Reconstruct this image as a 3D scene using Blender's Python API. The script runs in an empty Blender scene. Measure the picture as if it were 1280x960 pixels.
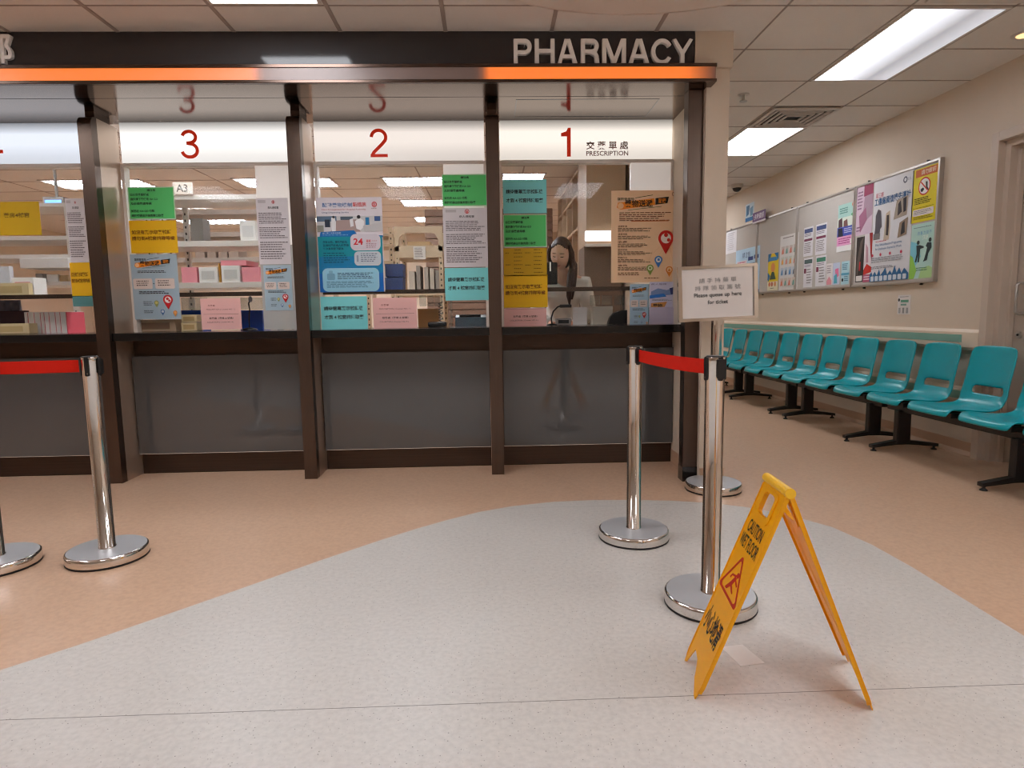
import bpy, bmesh, math, random
from mathutils import Vector, Matrix
from mathutils.geometry import tessellate_polygon
random.seed(7)
scene = bpy.context.scene
COL = scene.collection
PI = math.pi

# ------------------------------------------------------------------ camera
F_PX = 781.3
YAW, PITCH, ROLL, EYE = math.radians(1.828), math.radians(6.555), math.radians(0.88), 1.15
fw = Vector((math.sin(YAW)*math.cos(PITCH), math.cos(YAW)*math.cos(PITCH), -math.sin(PITCH)))
rt = Vector((math.cos(YAW), -math.sin(YAW), 0)); dn = fw.cross(rt)
R2 = rt*math.cos(ROLL) + dn*math.sin(ROLL); D2 = dn*math.cos(ROLL) - rt*math.sin(ROLL)
cam = bpy.data.cameras.new('camera'); cam_o = bpy.data.objects.new('camera', cam); COL.objects.link(cam_o)
cam.sensor_width = 36; cam.lens = F_PX/1280*36; cam.clip_start = 0.05
cam_o.matrix_world = Matrix(((R2.x, -D2.x, -fw.x, 0), (R2.y, -D2.y, -fw.y, 0), (R2.z, -D2.z, -fw.z, EYE), (0, 0, 0, 1)))
scene.camera = cam_o

def at(px, py, axis, val):
    """a measured photo pixel -> the real point on the plane axis=val"""
    d = R2*((px-640)/F_PX) + D2*((py-480)/F_PX) + fw
    o = Vector((0, 0, EYE))
    return o + d*((val-o[axis])/d[axis])

# ------------------------------------------------------------------ materials
def lin(c):
    return tuple(((v/255)/12.92 if v/255 <= .04045 else ((v/255+.055)/1.055)**2.4) for v in c) + (1,)
MATS = {}
def mat(name, rgb, rough=.5, metal=0, spec=.5, emit=None, estr=0, noise=0, nscale=20, coat=0, bump=0):
    if name in MATS: return MATS[name]
    m = bpy.data.materials.new(name); m.use_nodes = True
    nt = m.node_tree; b = nt.nodes['Principled BSDF']
    b.inputs['Base Color'].default_value = lin(rgb)
    b.inputs['Roughness'].default_value = rough
    b.inputs['Metallic'].default_value = metal
    b.inputs['Specular IOR Level'].default_value = spec
    b.inputs['Coat Weight'].default_value = coat
    if emit:
        b.inputs['Emission Color'].default_value = lin(emit); b.inputs['Emission Strength'].default_value = estr
    if noise or bump:
        tc = nt.nodes.new('ShaderNodeTexCoord'); n = nt.nodes.new('ShaderNodeTexNoise')
        n.inputs['Scale'].default_value = nscale; n.inputs['Detail'].default_value = 4
        nt.links.new(tc.outputs['Object'], n.inputs['Vector'])
        if noise:
            mx = nt.nodes.new('ShaderNodeMix'); mx.data_type = 'RGBA'
            c = lin(rgb)
            mx.inputs['A'].default_value = tuple(v*(1-noise) for v in c[:3])+(1,)
            mx.inputs['B'].default_value = tuple(min(1, v*(1+noise)) for v in c[:3])+(1,)
            nt.links.new(n.outputs['Fac'], mx.inputs['Factor']); nt.links.new(mx.outputs['Result'], b.inputs['Base Color'])
        if bump:
            bp = nt.nodes.new('ShaderNodeBump'); bp.inputs['Strength'].default_value = bump; bp.inputs['Distance'].default_value = .002
            nt.links.new(n.outputs['Fac'], bp.inputs['Height']); nt.links.new(bp.outputs['Normal'], b.inputs['Normal'])
    MATS[name] = m
    return m
def ink(rgb, rough=.55):
    return mat('print_%d_%d_%d' % tuple(rgb), rgb, rough, spec=.3)

def brushed(name, rgb, rough, axis, stretch=60, amount=.12, metal=1.0):
    """brushed sheet metal: long grain along one axis"""
    if name in MATS: return MATS[name]
    m = mat(name, rgb, rough, metal); nt = m.node_tree; b = nt.nodes['Principled BSDF']
    tc = nt.nodes.new('ShaderNodeTexCoord'); mp = nt.nodes.new('ShaderNodeMapping')
    s = [stretch]*3; s[axis] = .6; mp.inputs['Scale'].default_value = s
    n = nt.nodes.new('ShaderNodeTexNoise'); n.inputs['Scale'].default_value = 4; n.inputs['Detail'].default_value = 5
    nt.links.new(tc.outputs['Object'], mp.inputs['Vector']); nt.links.new(mp.outputs['Vector'], n.inputs['Vector'])
    mx = nt.nodes.new('ShaderNodeMix'); mx.data_type = 'RGBA'; c = lin(rgb)
    mx.inputs['A'].default_value = tuple(v*(1-amount) for v in c[:3])+(1,); mx.inputs['B'].default_value = tuple(v*(1+amount) for v in c[:3])+(1,)
    nt.links.new(n.outputs['Fac'], mx.inputs['Factor']); nt.links.new(mx.outputs['Result'], b.inputs['Base Color'])
    mr = nt.nodes.new('ShaderNodeMapRange'); mr.inputs['To Min'].default_value = rough*.8; mr.inputs['To Max'].default_value = rough*1.25
    nt.links.new(n.outputs['Fac'], mr.inputs['Value']); nt.links.new(mr.outputs['Result'], b.inputs['Roughness'])
    return m

def vinyl(name, base, dark, fleck, fleckamt, rough):
    """sheet vinyl floor: soft mottle, scattered flecks and the welded seams across the room"""
    m = mat(name, base, rough); nt = m.node_tree; b = nt.nodes['Principled BSDF']; L = nt.links
    tc = nt.nodes.new('ShaderNodeTexCoord')
    n = nt.nodes.new('ShaderNodeTexNoise'); n.inputs['Scale'].default_value = 55; n.inputs['Detail'].default_value = 6
    L.new(tc.outputs['Object'], n.inputs['Vector'])
    mx = nt.nodes.new('ShaderNodeMix'); mx.data_type = 'RGBA'
    mx.inputs['A'].default_value = lin(dark); mx.inputs['B'].default_value = lin(base)
    mr0 = nt.nodes.new('ShaderNodeMapRange'); mr0.inputs['From Min'].default_value = .3; mr0.inputs['From Max'].default_value = .62
    L.new(n.outputs['Fac'], mr0.inputs['Value']); L.new(mr0.outputs['Result'], mx.inputs['Factor'])
    v = nt.nodes.new('ShaderNodeTexVoronoi'); v.inputs['Scale'].default_value = 130; v.inputs['Randomness'].default_value = 1
    L.new(tc.outputs['Object'], v.inputs['Vector'])
    sep = nt.nodes.new('ShaderNodeSeparateColor'); L.new(v.outputs['Color'], sep.inputs['Color'])
    # fleck radius differs from cell to cell
    mul = nt.nodes.new('ShaderNodeMath'); mul.operation = 'MULTIPLY'; mul.inputs[1].default_value = fleckamt
    pw = nt.nodes.new('ShaderNodeMath'); pw.operation = 'POWER'; pw.inputs[1].default_value = 4
    L.new(sep.outputs['Red'], pw.inputs[0]); L.new(pw.outputs[0], mul.inputs[0])
    lt = nt.nodes.new('ShaderNodeMath'); lt.operation = 'LESS_THAN'
    L.new(v.outputs['Distance'], lt.inputs[0]); L.new(mul.outputs[0], lt.inputs[1])
    mx2 = nt.nodes.new('ShaderNodeMix'); mx2.data_type = 'RGBA'; mx2.inputs['B'].default_value = lin(fleck)
    L.new(mx.outputs['Result'], mx2.inputs['A']); L.new(lt.outputs[0], mx2.inputs['Factor'])
    xyz = nt.nodes.new('ShaderNodeSeparateXYZ'); L.new(tc.outputs['Object'], xyz.inputs[0])
    last = mx2
    for y0 in (1.885, 3.73):
        sb = nt.nodes.new('ShaderNodeMath'); sb.operation = 'SUBTRACT'; sb.inputs[1].default_value = y0; L.new(xyz.outputs['Y'], sb.inputs[0])
        ab = nt.nodes.new('ShaderNodeMath'); ab.operation = 'ABSOLUTE'; L.new(sb.outputs[0], ab.inputs[0])
        l2 = nt.nodes.new('ShaderNodeMath'); l2.operation = 'LESS_THAN'; l2.inputs[1].default_value = .0016; L.new(ab.outputs[0], l2.inputs[0])
        f = nt.nodes.new('ShaderNodeMath'); f.operation = 'MULTIPLY'; f.inputs[1].default_value = .75 if y0 < 2 else .3; L.new(l2.outputs[0], f.inputs[0])
        m3 = nt.nodes.new('ShaderNodeMix'); m3.data_type = 'RGBA'; m3.inputs['B'].default_value = lin((85, 72, 62))
        L.new(last.outputs['Result'], m3.inputs['A']); L.new(f.outputs[0], m3.inputs['Factor']); last = m3
    L.new(last.outputs['Result'], b.inputs['Base Color'])
    return m

def glass_mat(name, tint=(250, 252, 252), gloss=.07, rough=.02, top=.3):
    if name in MATS: return MATS[name]
    m = bpy.data.materials.new(name); m.use_nodes = True; nt = m.node_tree; nt.nodes.clear()
    o = nt.nodes.new('ShaderNodeOutputMaterial'); t = nt.nodes.new('ShaderNodeBsdfTransparent'); g = nt.nodes.new('ShaderNodeBsdfGlossy')
    t.inputs['Color'].default_value = lin(tint); g.inputs['Roughness'].default_value = rough
    fr = nt.nodes.new('ShaderNodeLayerWeight'); fr.inputs['Blend'].default_value = .35
    mr = nt.nodes.new('ShaderNodeMapRange'); mr.inputs['To Min'].default_value = gloss; mr.inputs['To Max'].default_value = top
    mx = nt.nodes.new('ShaderNodeMixShader')
    nt.links.new(fr.outputs['Fresnel'], mr.inputs['Value']); nt.links.new(mr.outputs['Result'], mx.inputs['Fac'])
    nt.links.new(t.outputs[0], mx.inputs[1]); nt.links.new(g.outputs[0], mx.inputs[2]); nt.links.new(mx.outputs[0], o.inputs['Surface'])
    MATS[name] = m
    return m

def ramp_emit(name, rgb, estr, axis, stops, base=(150, 130, 125), rough=.35):
    """a lamp diffuser whose light output varies along one of its own axes: stops = [(metres, level 0..1)]"""
    m = mat(name, base, rough); nt = m.node_tree; b = nt.nodes['Principled BSDF']; L = nt.links
    tc = nt.nodes.new('ShaderNodeTexCoord'); xyz = nt.nodes.new('ShaderNodeSeparateXYZ'); L.new(tc.outputs['Object'], xyz.inputs[0])
    lo, hi = stops[0][0], stops[-1][0]
    mr = nt.nodes.new('ShaderNodeMapRange'); mr.inputs['From Min'].default_value = lo; mr.inputs['From Max'].default_value = hi
    L.new(xyz.outputs[axis], mr.inputs['Value'])
    r = nt.nodes.new('ShaderNodeValToRGB'); L.new(mr.outputs['Result'], r.inputs['Fac'])
    e = r.color_ramp.elements
    e[0].position = 0; e[0].color = (stops[0][1],)*3+(1,); e[1].position = 1; e[1].color = (stops[-1][1],)*3+(1,)
    for p, v in stops[1:-1]:
        q = e.new((p-lo)/(hi-lo)); q.color = (v, v, v, 1)
    mu = nt.nodes.new('ShaderNodeMath'); mu.operation = 'MULTIPLY'; mu.inputs[1].default_value = estr; L.new(r.outputs['Color'], mu.inputs[0])
    b.inputs['Emission Color'].default_value = lin(rgb); L.new(mu.outputs[0], b.inputs['Emission Strength'])
    return m

M = dict(
    wall=mat('cream_wall_paint', (214, 198, 180), .6, spec=.3, noise=.02, nscale=6),
    ceil=mat('ceiling_tile', (226, 219, 212), .85, spec=.2, noise=.03, nscale=60),
    tbar=mat('ceiling_bar', (166, 152, 142), .6),
    floor=vinyl('beige_vinyl', (213, 177, 149), (202, 165, 137), (140, 110, 88), .08, .33),
    inlay=vinyl('grey_vinyl', (210, 204, 198), (199, 193, 187), (124, 114, 106), .24, .33),
    skirt=mat('coved_vinyl_skirting', (196, 160, 132), .4),
    bronze=brushed('dark_bronze_metal', (97, 82, 73), .3, 2, metal=.9),
    bronzeh=brushed('bronze_panel_metal', (80, 66, 57), .38, 0, amount=.25, metal=.8),
    finside=brushed('fin_side_lit_bronze', (190, 168, 150), .32, 2, metal=.65, amount=.05),  # same bronze as the fronts, paler: reflected sign light put into the colour
    darkrev=mat('black_lacquer', (30, 26, 25), .2, coat=.4),
    soffit=brushed('brushed_steel_soffit', (108, 90, 77), .13, 0, amount=.06),
    ledge=brushed('ledge_steel', (96, 80, 72), .26, 0),
    fascia=mat('charcoal_fascia', (58, 56, 56), .11, spec=.4),
    letter=mat('letter_metal', (254, 250, 246), .5),
    slab=mat('black_counter_stone', (22, 20, 20), .16, spec=.5, noise=.05, nscale=90),
    bglass=mat('grey_back_painted_glass', (82, 82, 82), .05, spec=.6, coat=.3),
    white=mat('lit_white_acrylic', (236, 232, 226), .3, emit=(255, 246, 240), estr=.22),  # slight emission stands for light reaching the panels from the light boxes
    frame=mat('white_window_frame', (222, 212, 202), .4),
    chrome=mat('polished_steel', (226, 222, 218), .09, metal=1),
    steelb=brushed('stanchion_base_plate', (186, 187, 190), .36, 0, amount=.03, metal=.2),
    rubber=mat('black_rubber', (26, 24, 24), .6),
    black=mat('black_plastic', (22, 21, 21), .4),
    belt=mat('red_webbing', (206, 30, 10), .75, spec=.2, noise=.06, nscale=200),
    teal=mat('teal_polypropylene', (0, 160, 172), .28, spec=.5),
    iron=mat('black_powder_coat', (30, 27, 27), .42),
    felt=mat('grey_felt', (194, 188, 182), .9, spec=.1, noise=.05, nscale=120),
    alu=brushed('aluminium_trim', (188, 182, 176), .35, 1, amount=.05, metal=.8),
    rail=mat('cream_handrail', (224, 208, 188), .4),
    mint=mat('mint_insert', (128, 176, 162), .45),
    door=mat('pale_laminate_door', (184, 168, 154), .45, noise=.05, nscale=3),
    jamb=mat('door_frame_paint', (200, 182, 166), .42),
    sign=mat('yellow_plastic_sign', (255, 190, 16), .34, spec=.45),
    signtop=mat('yellow_hinge', (246, 190, 40), .3),
    paper=mat('white_paper', (232, 228, 224), .65),
    clear=glass_mat('window_glass', gloss=.003, top=.12),
    acryl=glass_mat('clear_acrylic', (235, 240, 240), gloss=.08, rough=.1),
    vent=mat('vent_white', (205, 196, 188), .5), ventd=mat('vent_dark', (40, 34, 30), .8),
    shelfw=mat('white_steel_shelf', (214, 206, 198), .45), shelfb=mat('beige_steel_shelf', (192, 168, 138), .5),
    cabinet=mat('beige_laminate_cabinet', (186, 158, 130), .5), cabd=mat('cabinet_edge', (150, 124, 102), .55),
    pink=mat('pink_card', (236, 150, 160), .6), card=mat('brown_card', (184, 152, 112), .7), blue=mat('blue_plastic_bin', (28, 66, 140), .4),
    navy=mat('navy_bin', (62, 78, 124), .45), grey=mat('grey_plastic', (150, 146, 142), .5), desk=mat('white_desk', (220, 214, 206), .4),
    skin=mat('skin', (226, 178, 152), .5), hair=mat('brown_hair', (66, 44, 34), .4), coat=mat('white_coat', (232, 228, 222), .7), dark=mat('dark_cloth', (40, 38, 44), .8),
    trouser=mat('dark_trousers', (44, 42, 48), .8),
)
def translucent(m, f):
    nt = m.node_tree; b = nt.nodes['Principled BSDF']; o = [n for n in nt.nodes if n.type == 'OUTPUT_MATERIAL'][0]
    t = nt.nodes.new('ShaderNodeBsdfTranslucent'); t.inputs['Color'].default_value = b.inputs['Base Color'].default_value
    mx = nt.nodes.new('ShaderNodeMixShader'); mx.inputs['Fac'].default_value = f
    nt.links.new(b.outputs[0], mx.inputs[1]); nt.links.new(t.outputs[0], mx.inputs[2]); nt.links.new(mx.outputs[0], o.inputs['Surface'])
translucent(M['sign'], .25)
def frosted():
    m = bpy.data.materials.new('frosted_glass'); m.use_nodes = True; nt = m.node_tree; nt.nodes.clear()
    o = nt.nodes.new('ShaderNodeOutputMaterial'); t = nt.nodes.new('ShaderNodeBsdfTransparent'); d = nt.nodes.new('ShaderNodeBsdfPrincipled')
    d.inputs['Base Color'].default_value = lin((196, 196, 192)); d.inputs['Roughness'].default_value = .3
    mx = nt.nodes.new('ShaderNodeMixShader'); mx.inputs['Fac'].default_value = .75
    nt.links.new(t.outputs[0], mx.inputs[1]); nt.links.new(d.outputs[0], mx.inputs[2]); nt.links.new(mx.outputs[0], o.inputs['Surface'])
    return m
M['frost'] = frosted()
LAMP = mat('lamp_diffuser', (240, 240, 240), .4, emit=(246, 249, 255), estr=11.5)
LAMPIN = mat('louvre_lamp_tube', (240, 240, 240), .4, emit=(242, 247, 255), estr=34.0)

# ------------------------------------------------------------------ mesh builder
WORLD = {}          # object -> world origin while everything is still unrotated
def tag(o, label=None, cat=None, group=None, kind=None):
    if label: o['label'] = label
    if cat: o['category'] = cat
    if group: o['group'] = group
    if kind: o['kind'] = kind
    return o
def empty(name, loc, label, cat, group=None, kind=None):
    o = bpy.data.objects.new(name, None); COL.objects.link(o); o.location = loc; o.empty_display_size = .05
    WORLD[o.name] = Vector(loc)
    return tag(o, label, cat, group, kind)

class MB:
    def __init__(s): s.v = []; s.f = []; s.m = []; s.mats = []; s.sm = []
    def mi(s, m):
        if m not in s.mats: s.mats.append(m)
        return s.mats.index(m)
    def add(s, vs, fs, m, smooth=False):
        o = len(s.v); i = s.mi(m)
        s.v += [tuple(v) for v in vs]
        for f in fs: s.f.append(tuple(o+k for k in f)); s.m.append(i); s.sm.append(smooth)
        return s
    def box(s, x0, y0, z0, x1, y1, z1, m, bev=0):
        x0, x1 = min(x0, x1), max(x0, x1); y0, y1 = min(y0, y1), max(y0, y1); z0, z1 = min(z0, z1), max(z0, z1)
        if bev <= 0:
            v = [(x, y, z) for x in (x0, x1) for y in (y0, y1) for z in (z0, z1)]
            return s.add(v, [(0, 1, 3, 2), (4, 6, 7, 5), (0, 4, 5, 1), (2, 3, 7, 6), (0, 2, 6, 4), (1, 5, 7, 3)], m)
        bm = bmesh.new(); bmesh.ops.create_cube(bm, size=1)
        bev = min(bev, .45*min(x1-x0, y1-y0, z1-z0))
        for v in bm.verts: v.co = Vector(((x0+x1)/2+v.co.x*(x1-x0), (y0+y1)/2+v.co.y*(y1-y0), (z0+z1)/2+v.co.z*(z1-z0)))
        bmesh.ops.bevel(bm, geom=bm.edges[:], offset=bev, segments=2, profile=.6, affect='EDGES')
        return s.bm(bm, m)
    def bm(s, bm, m, smooth=False):
        bm.verts.index_update(); bm.faces.ensure_lookup_table()
        s.add([v.co.copy() for v in bm.verts], [[v.index for v in f.verts] for f in bm.faces], m, smooth); bm.free()
        return s
    def lathe(s, prof, m, c=(0, 0, 0), n=40, axis=2, smooth=True):
        """prof = [(r, h)] bottom to top, closed with caps where r > 0"""
        vs = []; fs = []
        def P(r, h, a):
            x, y = r*math.cos(a), r*math.sin(a)
            return {2: (c[0]+x, c[1]+y, c[2]+h), 0: (c[0]+h, c[1]+x, c[2]+y), 1: (c[0]+x, c[1]+h, c[2]-y)}[axis]
        for r, h in prof:
            for k in range(n): vs.append(P(r, h, 2*PI*k/n))
        for i in range(len(prof)-1):
            for k in range(n):
                a, b = i*n+k, i*n+(k+1) % n
                fs.append((a, b, b+n, a+n))
        s.add(vs, fs, m, smooth)
        s.add([P(prof[0][0], prof[0][1], 2*PI*k/n) for k in range(n)], [tuple(range(n))[::-1]], m)
        s.add([P(prof[-1][0], prof[-1][1], 2*PI*k/n) for k in range(n)], [tuple(range(n))], m)
        return s
    def tube(s, pts, r, m, n=10):
        pts = [Vector(p) for p in pts]; vs = []; fs = []
        rr = r if isinstance(r, (list, tuple)) else [r]*len(pts)
        t = (pts[1]-pts[0]).normalized(); u = t.orthogonal().normalized()
        for i, p in enumerate(pts):
            t = ((pts[min(i+1, len(pts)-1)]-pts[max(i-1, 0)])).normalized()
            u = (u - t*u.dot(t)).normalized(); w = t.cross(u)
            for k in range(n): a = 2*PI*k/n; vs.append(p+(u*math.cos(a)+w*math.sin(a))*rr[i])
        for i in range(len(pts)-1):
            for k in range(n): fs.append((i*n+k, i*n+(k+1) % n, (i+1)*n+(k+1) % n, (i+1)*n+k))
        s.add(vs, fs, m, True)
        s.add([vs[k] for k in range(n)], [tuple(range(n))[::-1]], m); s.add([vs[-n+k] for k in range(n)], [tuple(range(n))], m)
        return s
    def prism(s, loops, fn, d0, d1, m, side=None, smooth=False):
        """polygon with holes (2D loops) swept from depth d0 to d1; fn(u, v, d) -> point"""
        flat = [p for l in loops for p in l]
        tris = tessellate_polygon([[Vector((p[0], p[1], 0)) for p in l] for l in loops])
        n = len(flat)
        vs = [fn(p[0], p[1], d0) for p in flat]+[fn(p[0], p[1], d1) for p in flat]
        s.add(vs, [tuple(t) for t in tris]+[tuple(k+n for k in t[::-1]) for t in tris], m)
        o = 0; fs = []
        for l in loops:
            k = len(l)
            for i in range(k): a, b = o+i, o+(i+1) % k; fs.append((a, b, b+n, a+n))
            o += k
        s.add(vs, fs, side or m, smooth)
        return s
    def build(s, name, parent=None, label=None, cat=None, group=None, kind=None, origin=None, autosmooth=True):
        me = bpy.data.meshes.new(name)
        if parent is None:
            if origin is None:
                xs, ys, zs = zip(*s.v); origin = ((min(xs)+max(xs))/2, (min(ys)+max(ys))/2, min(zs))
        else: origin = WORLD[parent.name]
        og = Vector(origin)
        me.from_pydata([tuple(Vector(v)-og) for v in s.v], [], s.f)
        for m in s.mats: me.materials.append(m)
        me.polygons.foreach_set('material_index', s.m); me.polygons.foreach_set('use_smooth', s.sm)
        bm = bmesh.new(); bm.from_mesh(me); bmesh.ops.recalc_face_normals(bm, faces=bm.faces[:]); bm.to_mesh(me); bm.free()
        me.update()
        o = bpy.data.objects.new(name, me); COL.objects.link(o)
        if parent: o.parent = parent
        else: o.location = og
        WORLD[o.name] = og
        return tag(o, label, cat, group, kind)

# ------------------------------------------------------------------ lettering
TXT = {}
def glyphs(string, bold=0, depth=0):
    key = (string, bold, depth)
    if key in TXT: return TXT[key]
    c = bpy.data.curves.new('t', 'FONT'); c.body = string; c.size = 1; c.resolution_u = 2 if depth == 0 else 6; c.offset = bold
    c.extrude = depth/2; c.space_character = 1
    if depth: c.bevel_depth = .012; c.bevel_resolution = 1
    o = bpy.data.objects.new('t', c); COL.objects.link(o)
    dg = bpy.context.evaluated_depsgraph_get(); me = bpy.data.meshes.new_from_object(o.evaluated_get(dg))
    vs = [tuple(v.co) for v in me.vertices]; fs = [tuple(p.vertices) for p in me.polygons]
    bpy.data.objects.remove(o); bpy.data.curves.remove(c); bpy.data.meshes.remove(me)
    TXT[key] = (vs, fs)
    return TXT[key]
def put_text(mb, string, fn, u0, v0, u1, v1, m, bold=0, d=0):
    """fill the box u0..u1 (left-right), v0..v1 (top-bottom) with the string"""
    vs, fs = glyphs(string, bold)
    if not vs: return
    x0 = min(v[0] for v in vs); x1 = max(v[0] for v in vs); y0 = min(v[1] for v in vs); y1 = max(v[1] for v in vs)
    mb.add([fn(u0+(v[0]-x0)/(x1-x0)*(u1-u0), v1-(v[1]-y0)/(y1-y0)*(v1-v0), d) for v in vs], fs, m)

def rrect(u0, v0, u1, v1, ru, rv=None, n=5):
    rv = rv or ru; out = []
    for cx, cy, a in ((u1-ru, v0+rv, -PI/2), (u1-ru, v1-rv, 0), (u0+ru, v1-rv, PI/2), (u0+ru, v0+rv, PI)):
        for k in range(n+1): t = a+PI/2*k/n; out.append((cx+ru*math.cos(t), cy+rv*math.sin(t)))
    return out
def circ(u, v, ru, rv, n=24, a0=0, a1=2*PI): return [(u+ru*math.cos(a0+(a1-a0)*k/n), v+rv*math.sin(a0+(a1-a0)*k/n)) for k in range(n)]

def sheet(name, label, cat, quad, base, prints, group=None, thick=.0016, parent=None, border=None, flip=False):
    """printed sheet: quad = 4 real corners TL, TR, BR, BL (facing the room); prints in unit coordinates of the sheet"""
    TL, TR, BR, BL = [Vector(q) for q in quad]
    w = ((TR-TL).length+(BR-BL).length)/2; h = ((BL-TL).length+(BR-TR).length)/2; asp = w/h
    nrm = (TR-TL).cross(BL-TL).normalized()      # towards the viewer is -nrm for a sheet read from the front
    def fn(u, v, d): return (TL*(1-u)+TR*u)*(1-v)+(BL*(1-u)+BR*u)*v - nrm*d
    p = MB(); p.prism([[(0, 0), (1, 0), (1, 1), (0, 1)]], fn, 0, thick, ink(base))
    if border: p.prism([[(0, 0), (1, 0), (1, 1), (0, 1)], [(.02, .02*asp), (.98, .02*asp), (.98, 1-.02*asp), (.02, 1-.02*asp)]], fn, thick+.0001, thick+.0003, ink(border))
    root = p.build(name, parent, label, cat, group)
    art, let = MB(), MB(); d = thick+.0004
    def poly(mb, loops, c):
        mb.prism(loops, fn, d-.0002, d, ink(c))
    for q in prints:
        d += .00025; k = q[0]
        if k == 'r': poly(art, [[(q[1], q[2]), (q[3], q[2]), (q[3], q[4]), (q[1], q[4])]], q[5])
        elif k == 'rr': poly(art, [rrect(q[1], q[2], q[3], q[4], q[6], q[6]*asp)], q[5])
        elif k == 'c': poly(art, [circ(q[1], q[2], q[3], q[3]*asp)], q[4])
        elif k == 'ring': poly(art, [circ(q[1], q[2], q[3], q[3]*asp), circ(q[1], q[2], q[4], q[4]*asp)], q[5])
        elif k == 'p': poly(art, [q[1]], q[2])
        elif k == 'ln':
            (ua, va), (ub, vb), wd = q[1], q[2], q[3]; dx, dy = (ub-ua)*asp, vb-va; l = math.hypot(dx, dy)
            nx, ny = -dy/l*wd/asp, dx/l*wd
            poly(art, [[(ua+nx, va+ny), (ub+nx, vb+ny), (ub-nx, vb-ny), (ua-nx, va-ny)]], q[4])
        elif k == 't': put_text(let, q[1], fn, q[2], q[3], q[4], q[5], ink(q[6]), q[7] if len(q) > 7 else 0, d)
        elif k == 'l':      # rows of small print
            u0, v0, u1, v1, n, c = q[1:7]; rnd = random.Random(int(u0*977+v0*613+n))
            for i in range(n):
                va = v0+(v1-v0)*i/n; vb = va+(v1-v0)/n*.42; u = u0; end = u0+(u1-u0)*rnd.uniform(.72, 1)
                while u < end:
                    ww = min(rnd.uniform(.03, .12)*(u1-u0)+.01, end-u)
                    let.add([fn(u, va, d), fn(u+ww, va, d), fn(u+ww, vb, d), fn(u, vb, d)], [(0, 1, 2, 3)], ink(c)); u += ww+.012
        elif k == 'pin':    # map pin: circle with a point, white disc
            u, v, r, c = q[1:5]; rv = r*asp
            a = [(u+r*math.cos(t), v+rv*math.sin(t)) for t in [PI*.82+(PI*1.36)*i/18 for i in range(19)]]+[(u, v+2.05*rv)]
            poly(art, [a], c); d += .00025; poly(art, [circ(u, v, r*.66, rv*.66)], q[5])
    if art.v: art.build('artwork', root)
    if let.v: let.build('lettering', root)
    return root
def quadY(pts, y):                      # four photo corners on a plane facing the room, squared up
    P = [at(px, py, 1, y) for px, py in pts]
    xl = (P[0].x+P[3].x)/2; xr = (P[1].x+P[2].x)/2; zt = (P[0].z+P[1].z)/2; zb = (P[2].z+P[3].z)/2
    return [(xl, y, zt), (xr, y, zt), (xr, y, zb), (xl, y, zb)]
def quadX(pts, x):                      # the same on the right-hand wall (near end is on the right)
    P = [at(px, py, 0, x) for px, py in pts]
    yl = (P[0].y+P[3].y)/2; yr = (P[1].y+P[2].y)/2; zt = (P[0].z+P[1].z)/2; zb = (P[2].z+P[3].z)/2
    return [(x, yl, zt), (x, yr, zt), (x, yr, zb), (x, yl, zb)]
def rq(x0, y0, x1, y1): return [(x0, y0), (x1, y0), (x1, y1), (x0, y1)]
def copy_tree(o, parent=None):
    c = o.copy(); COL.objects.link(c)
    if parent: c.parent = parent
    WORLD[c.name] = WORLD.get(o.name, Vector())
    for ch in list(o.children): copy_tree(ch, c)
    return c
def dup(o, loc, rz=None, label=None):
    c = copy_tree(o); c.location = loc
    if rz is not None: c.rotation_euler = (0, 0, rz)
    if label: c['label'] = label
    return c
exec_parts = []

# ================================================================== SETTING
CZ = 2.84; WX = 3.66; IZ = 2.75
S = 'structure'
MB().box(-8, -4, -.1, 5, 13, 0, M['floor']).build('floor', kind=S)
# grey vinyl inlay: measured outline of its curved edge on the floor
edge = [(-6, -4), (-4.2, .2), (-3.0, 1.05), (-2.2, 1.60), (-1.643, 2.0), (-1.488, 2.145), (-1.312, 2.33), (-1.09, 2.57), (-.829, 2.86), (-.577, 3.12), (-.42, 3.27), (-.263, 3.40), (-.09, 3.525), (.104, 3.618)]
for px, py in ((690, 627.5), (740, 625.3), (790, 625), (840, 626), (890, 629), (940, 635), (990, 645), (1040, 659), (1090, 681), (1140, 709), (1200, 746), (1280, 795)):
    p = at(px, py, 2, 0); edge.append((p.x, p.y))
edge += [(2.2, 1.0), (2.45, -.2), (2.6, -4)]
MB().prism([edge], lambda u, v, d: (u, v, d), .0002, .0008, M['inlay']).build('floor_inlay', kind=S)
MB().box(-8, -4, CZ, 5, 4.0, CZ+.1, M['ceil']).box(1.36, 4.0, CZ, 5, 13, CZ+.1, M['ceil']).build('ceiling', kind=S)
MB().box(-8, 4.70, IZ, 1.36, 13, IZ+.1, M['ceil']).build('ceiling_pharmacy', kind=S)
g = MB()
bar = .012
for x in (-3.44, -2.81, -2.18, -1.5, -.87, -.24, .40, 1.04): g.box(x-bar, -4, CZ-.004, x+bar, 4.0, CZ, M['tbar'])
for x in (1.70, 2.41, 3.02): g.box(x-.006, -4, CZ-.003, x+.006, 13, CZ, M['tbar'])
for y in (-1.5, -.35, .25, .8, 1.38, 1.95, 2.53, 3.10, 3.68): g.box(-8, y-.006, CZ-.003, 3.66, y+.006, CZ, M['tbar'])
for y in (4.27, 4.84, 5.42, 6.0, 6.53, 7.09, 7.66, 8.23, 8.8, 9.37, 9.94, 10.5, 11.1): g.box(1.5, y-.006, CZ-.003, 3.66, y+.006, CZ, M['tbar'])
g.build('ceiling_grid', kind=S)
g = MB()
for x in (-5.6, -4.4, -3.2, -2.0, -.8, .4): g.box(x-.008, 4.72, IZ-.003, x+.008, 12, IZ, M['tbar'])
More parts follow.
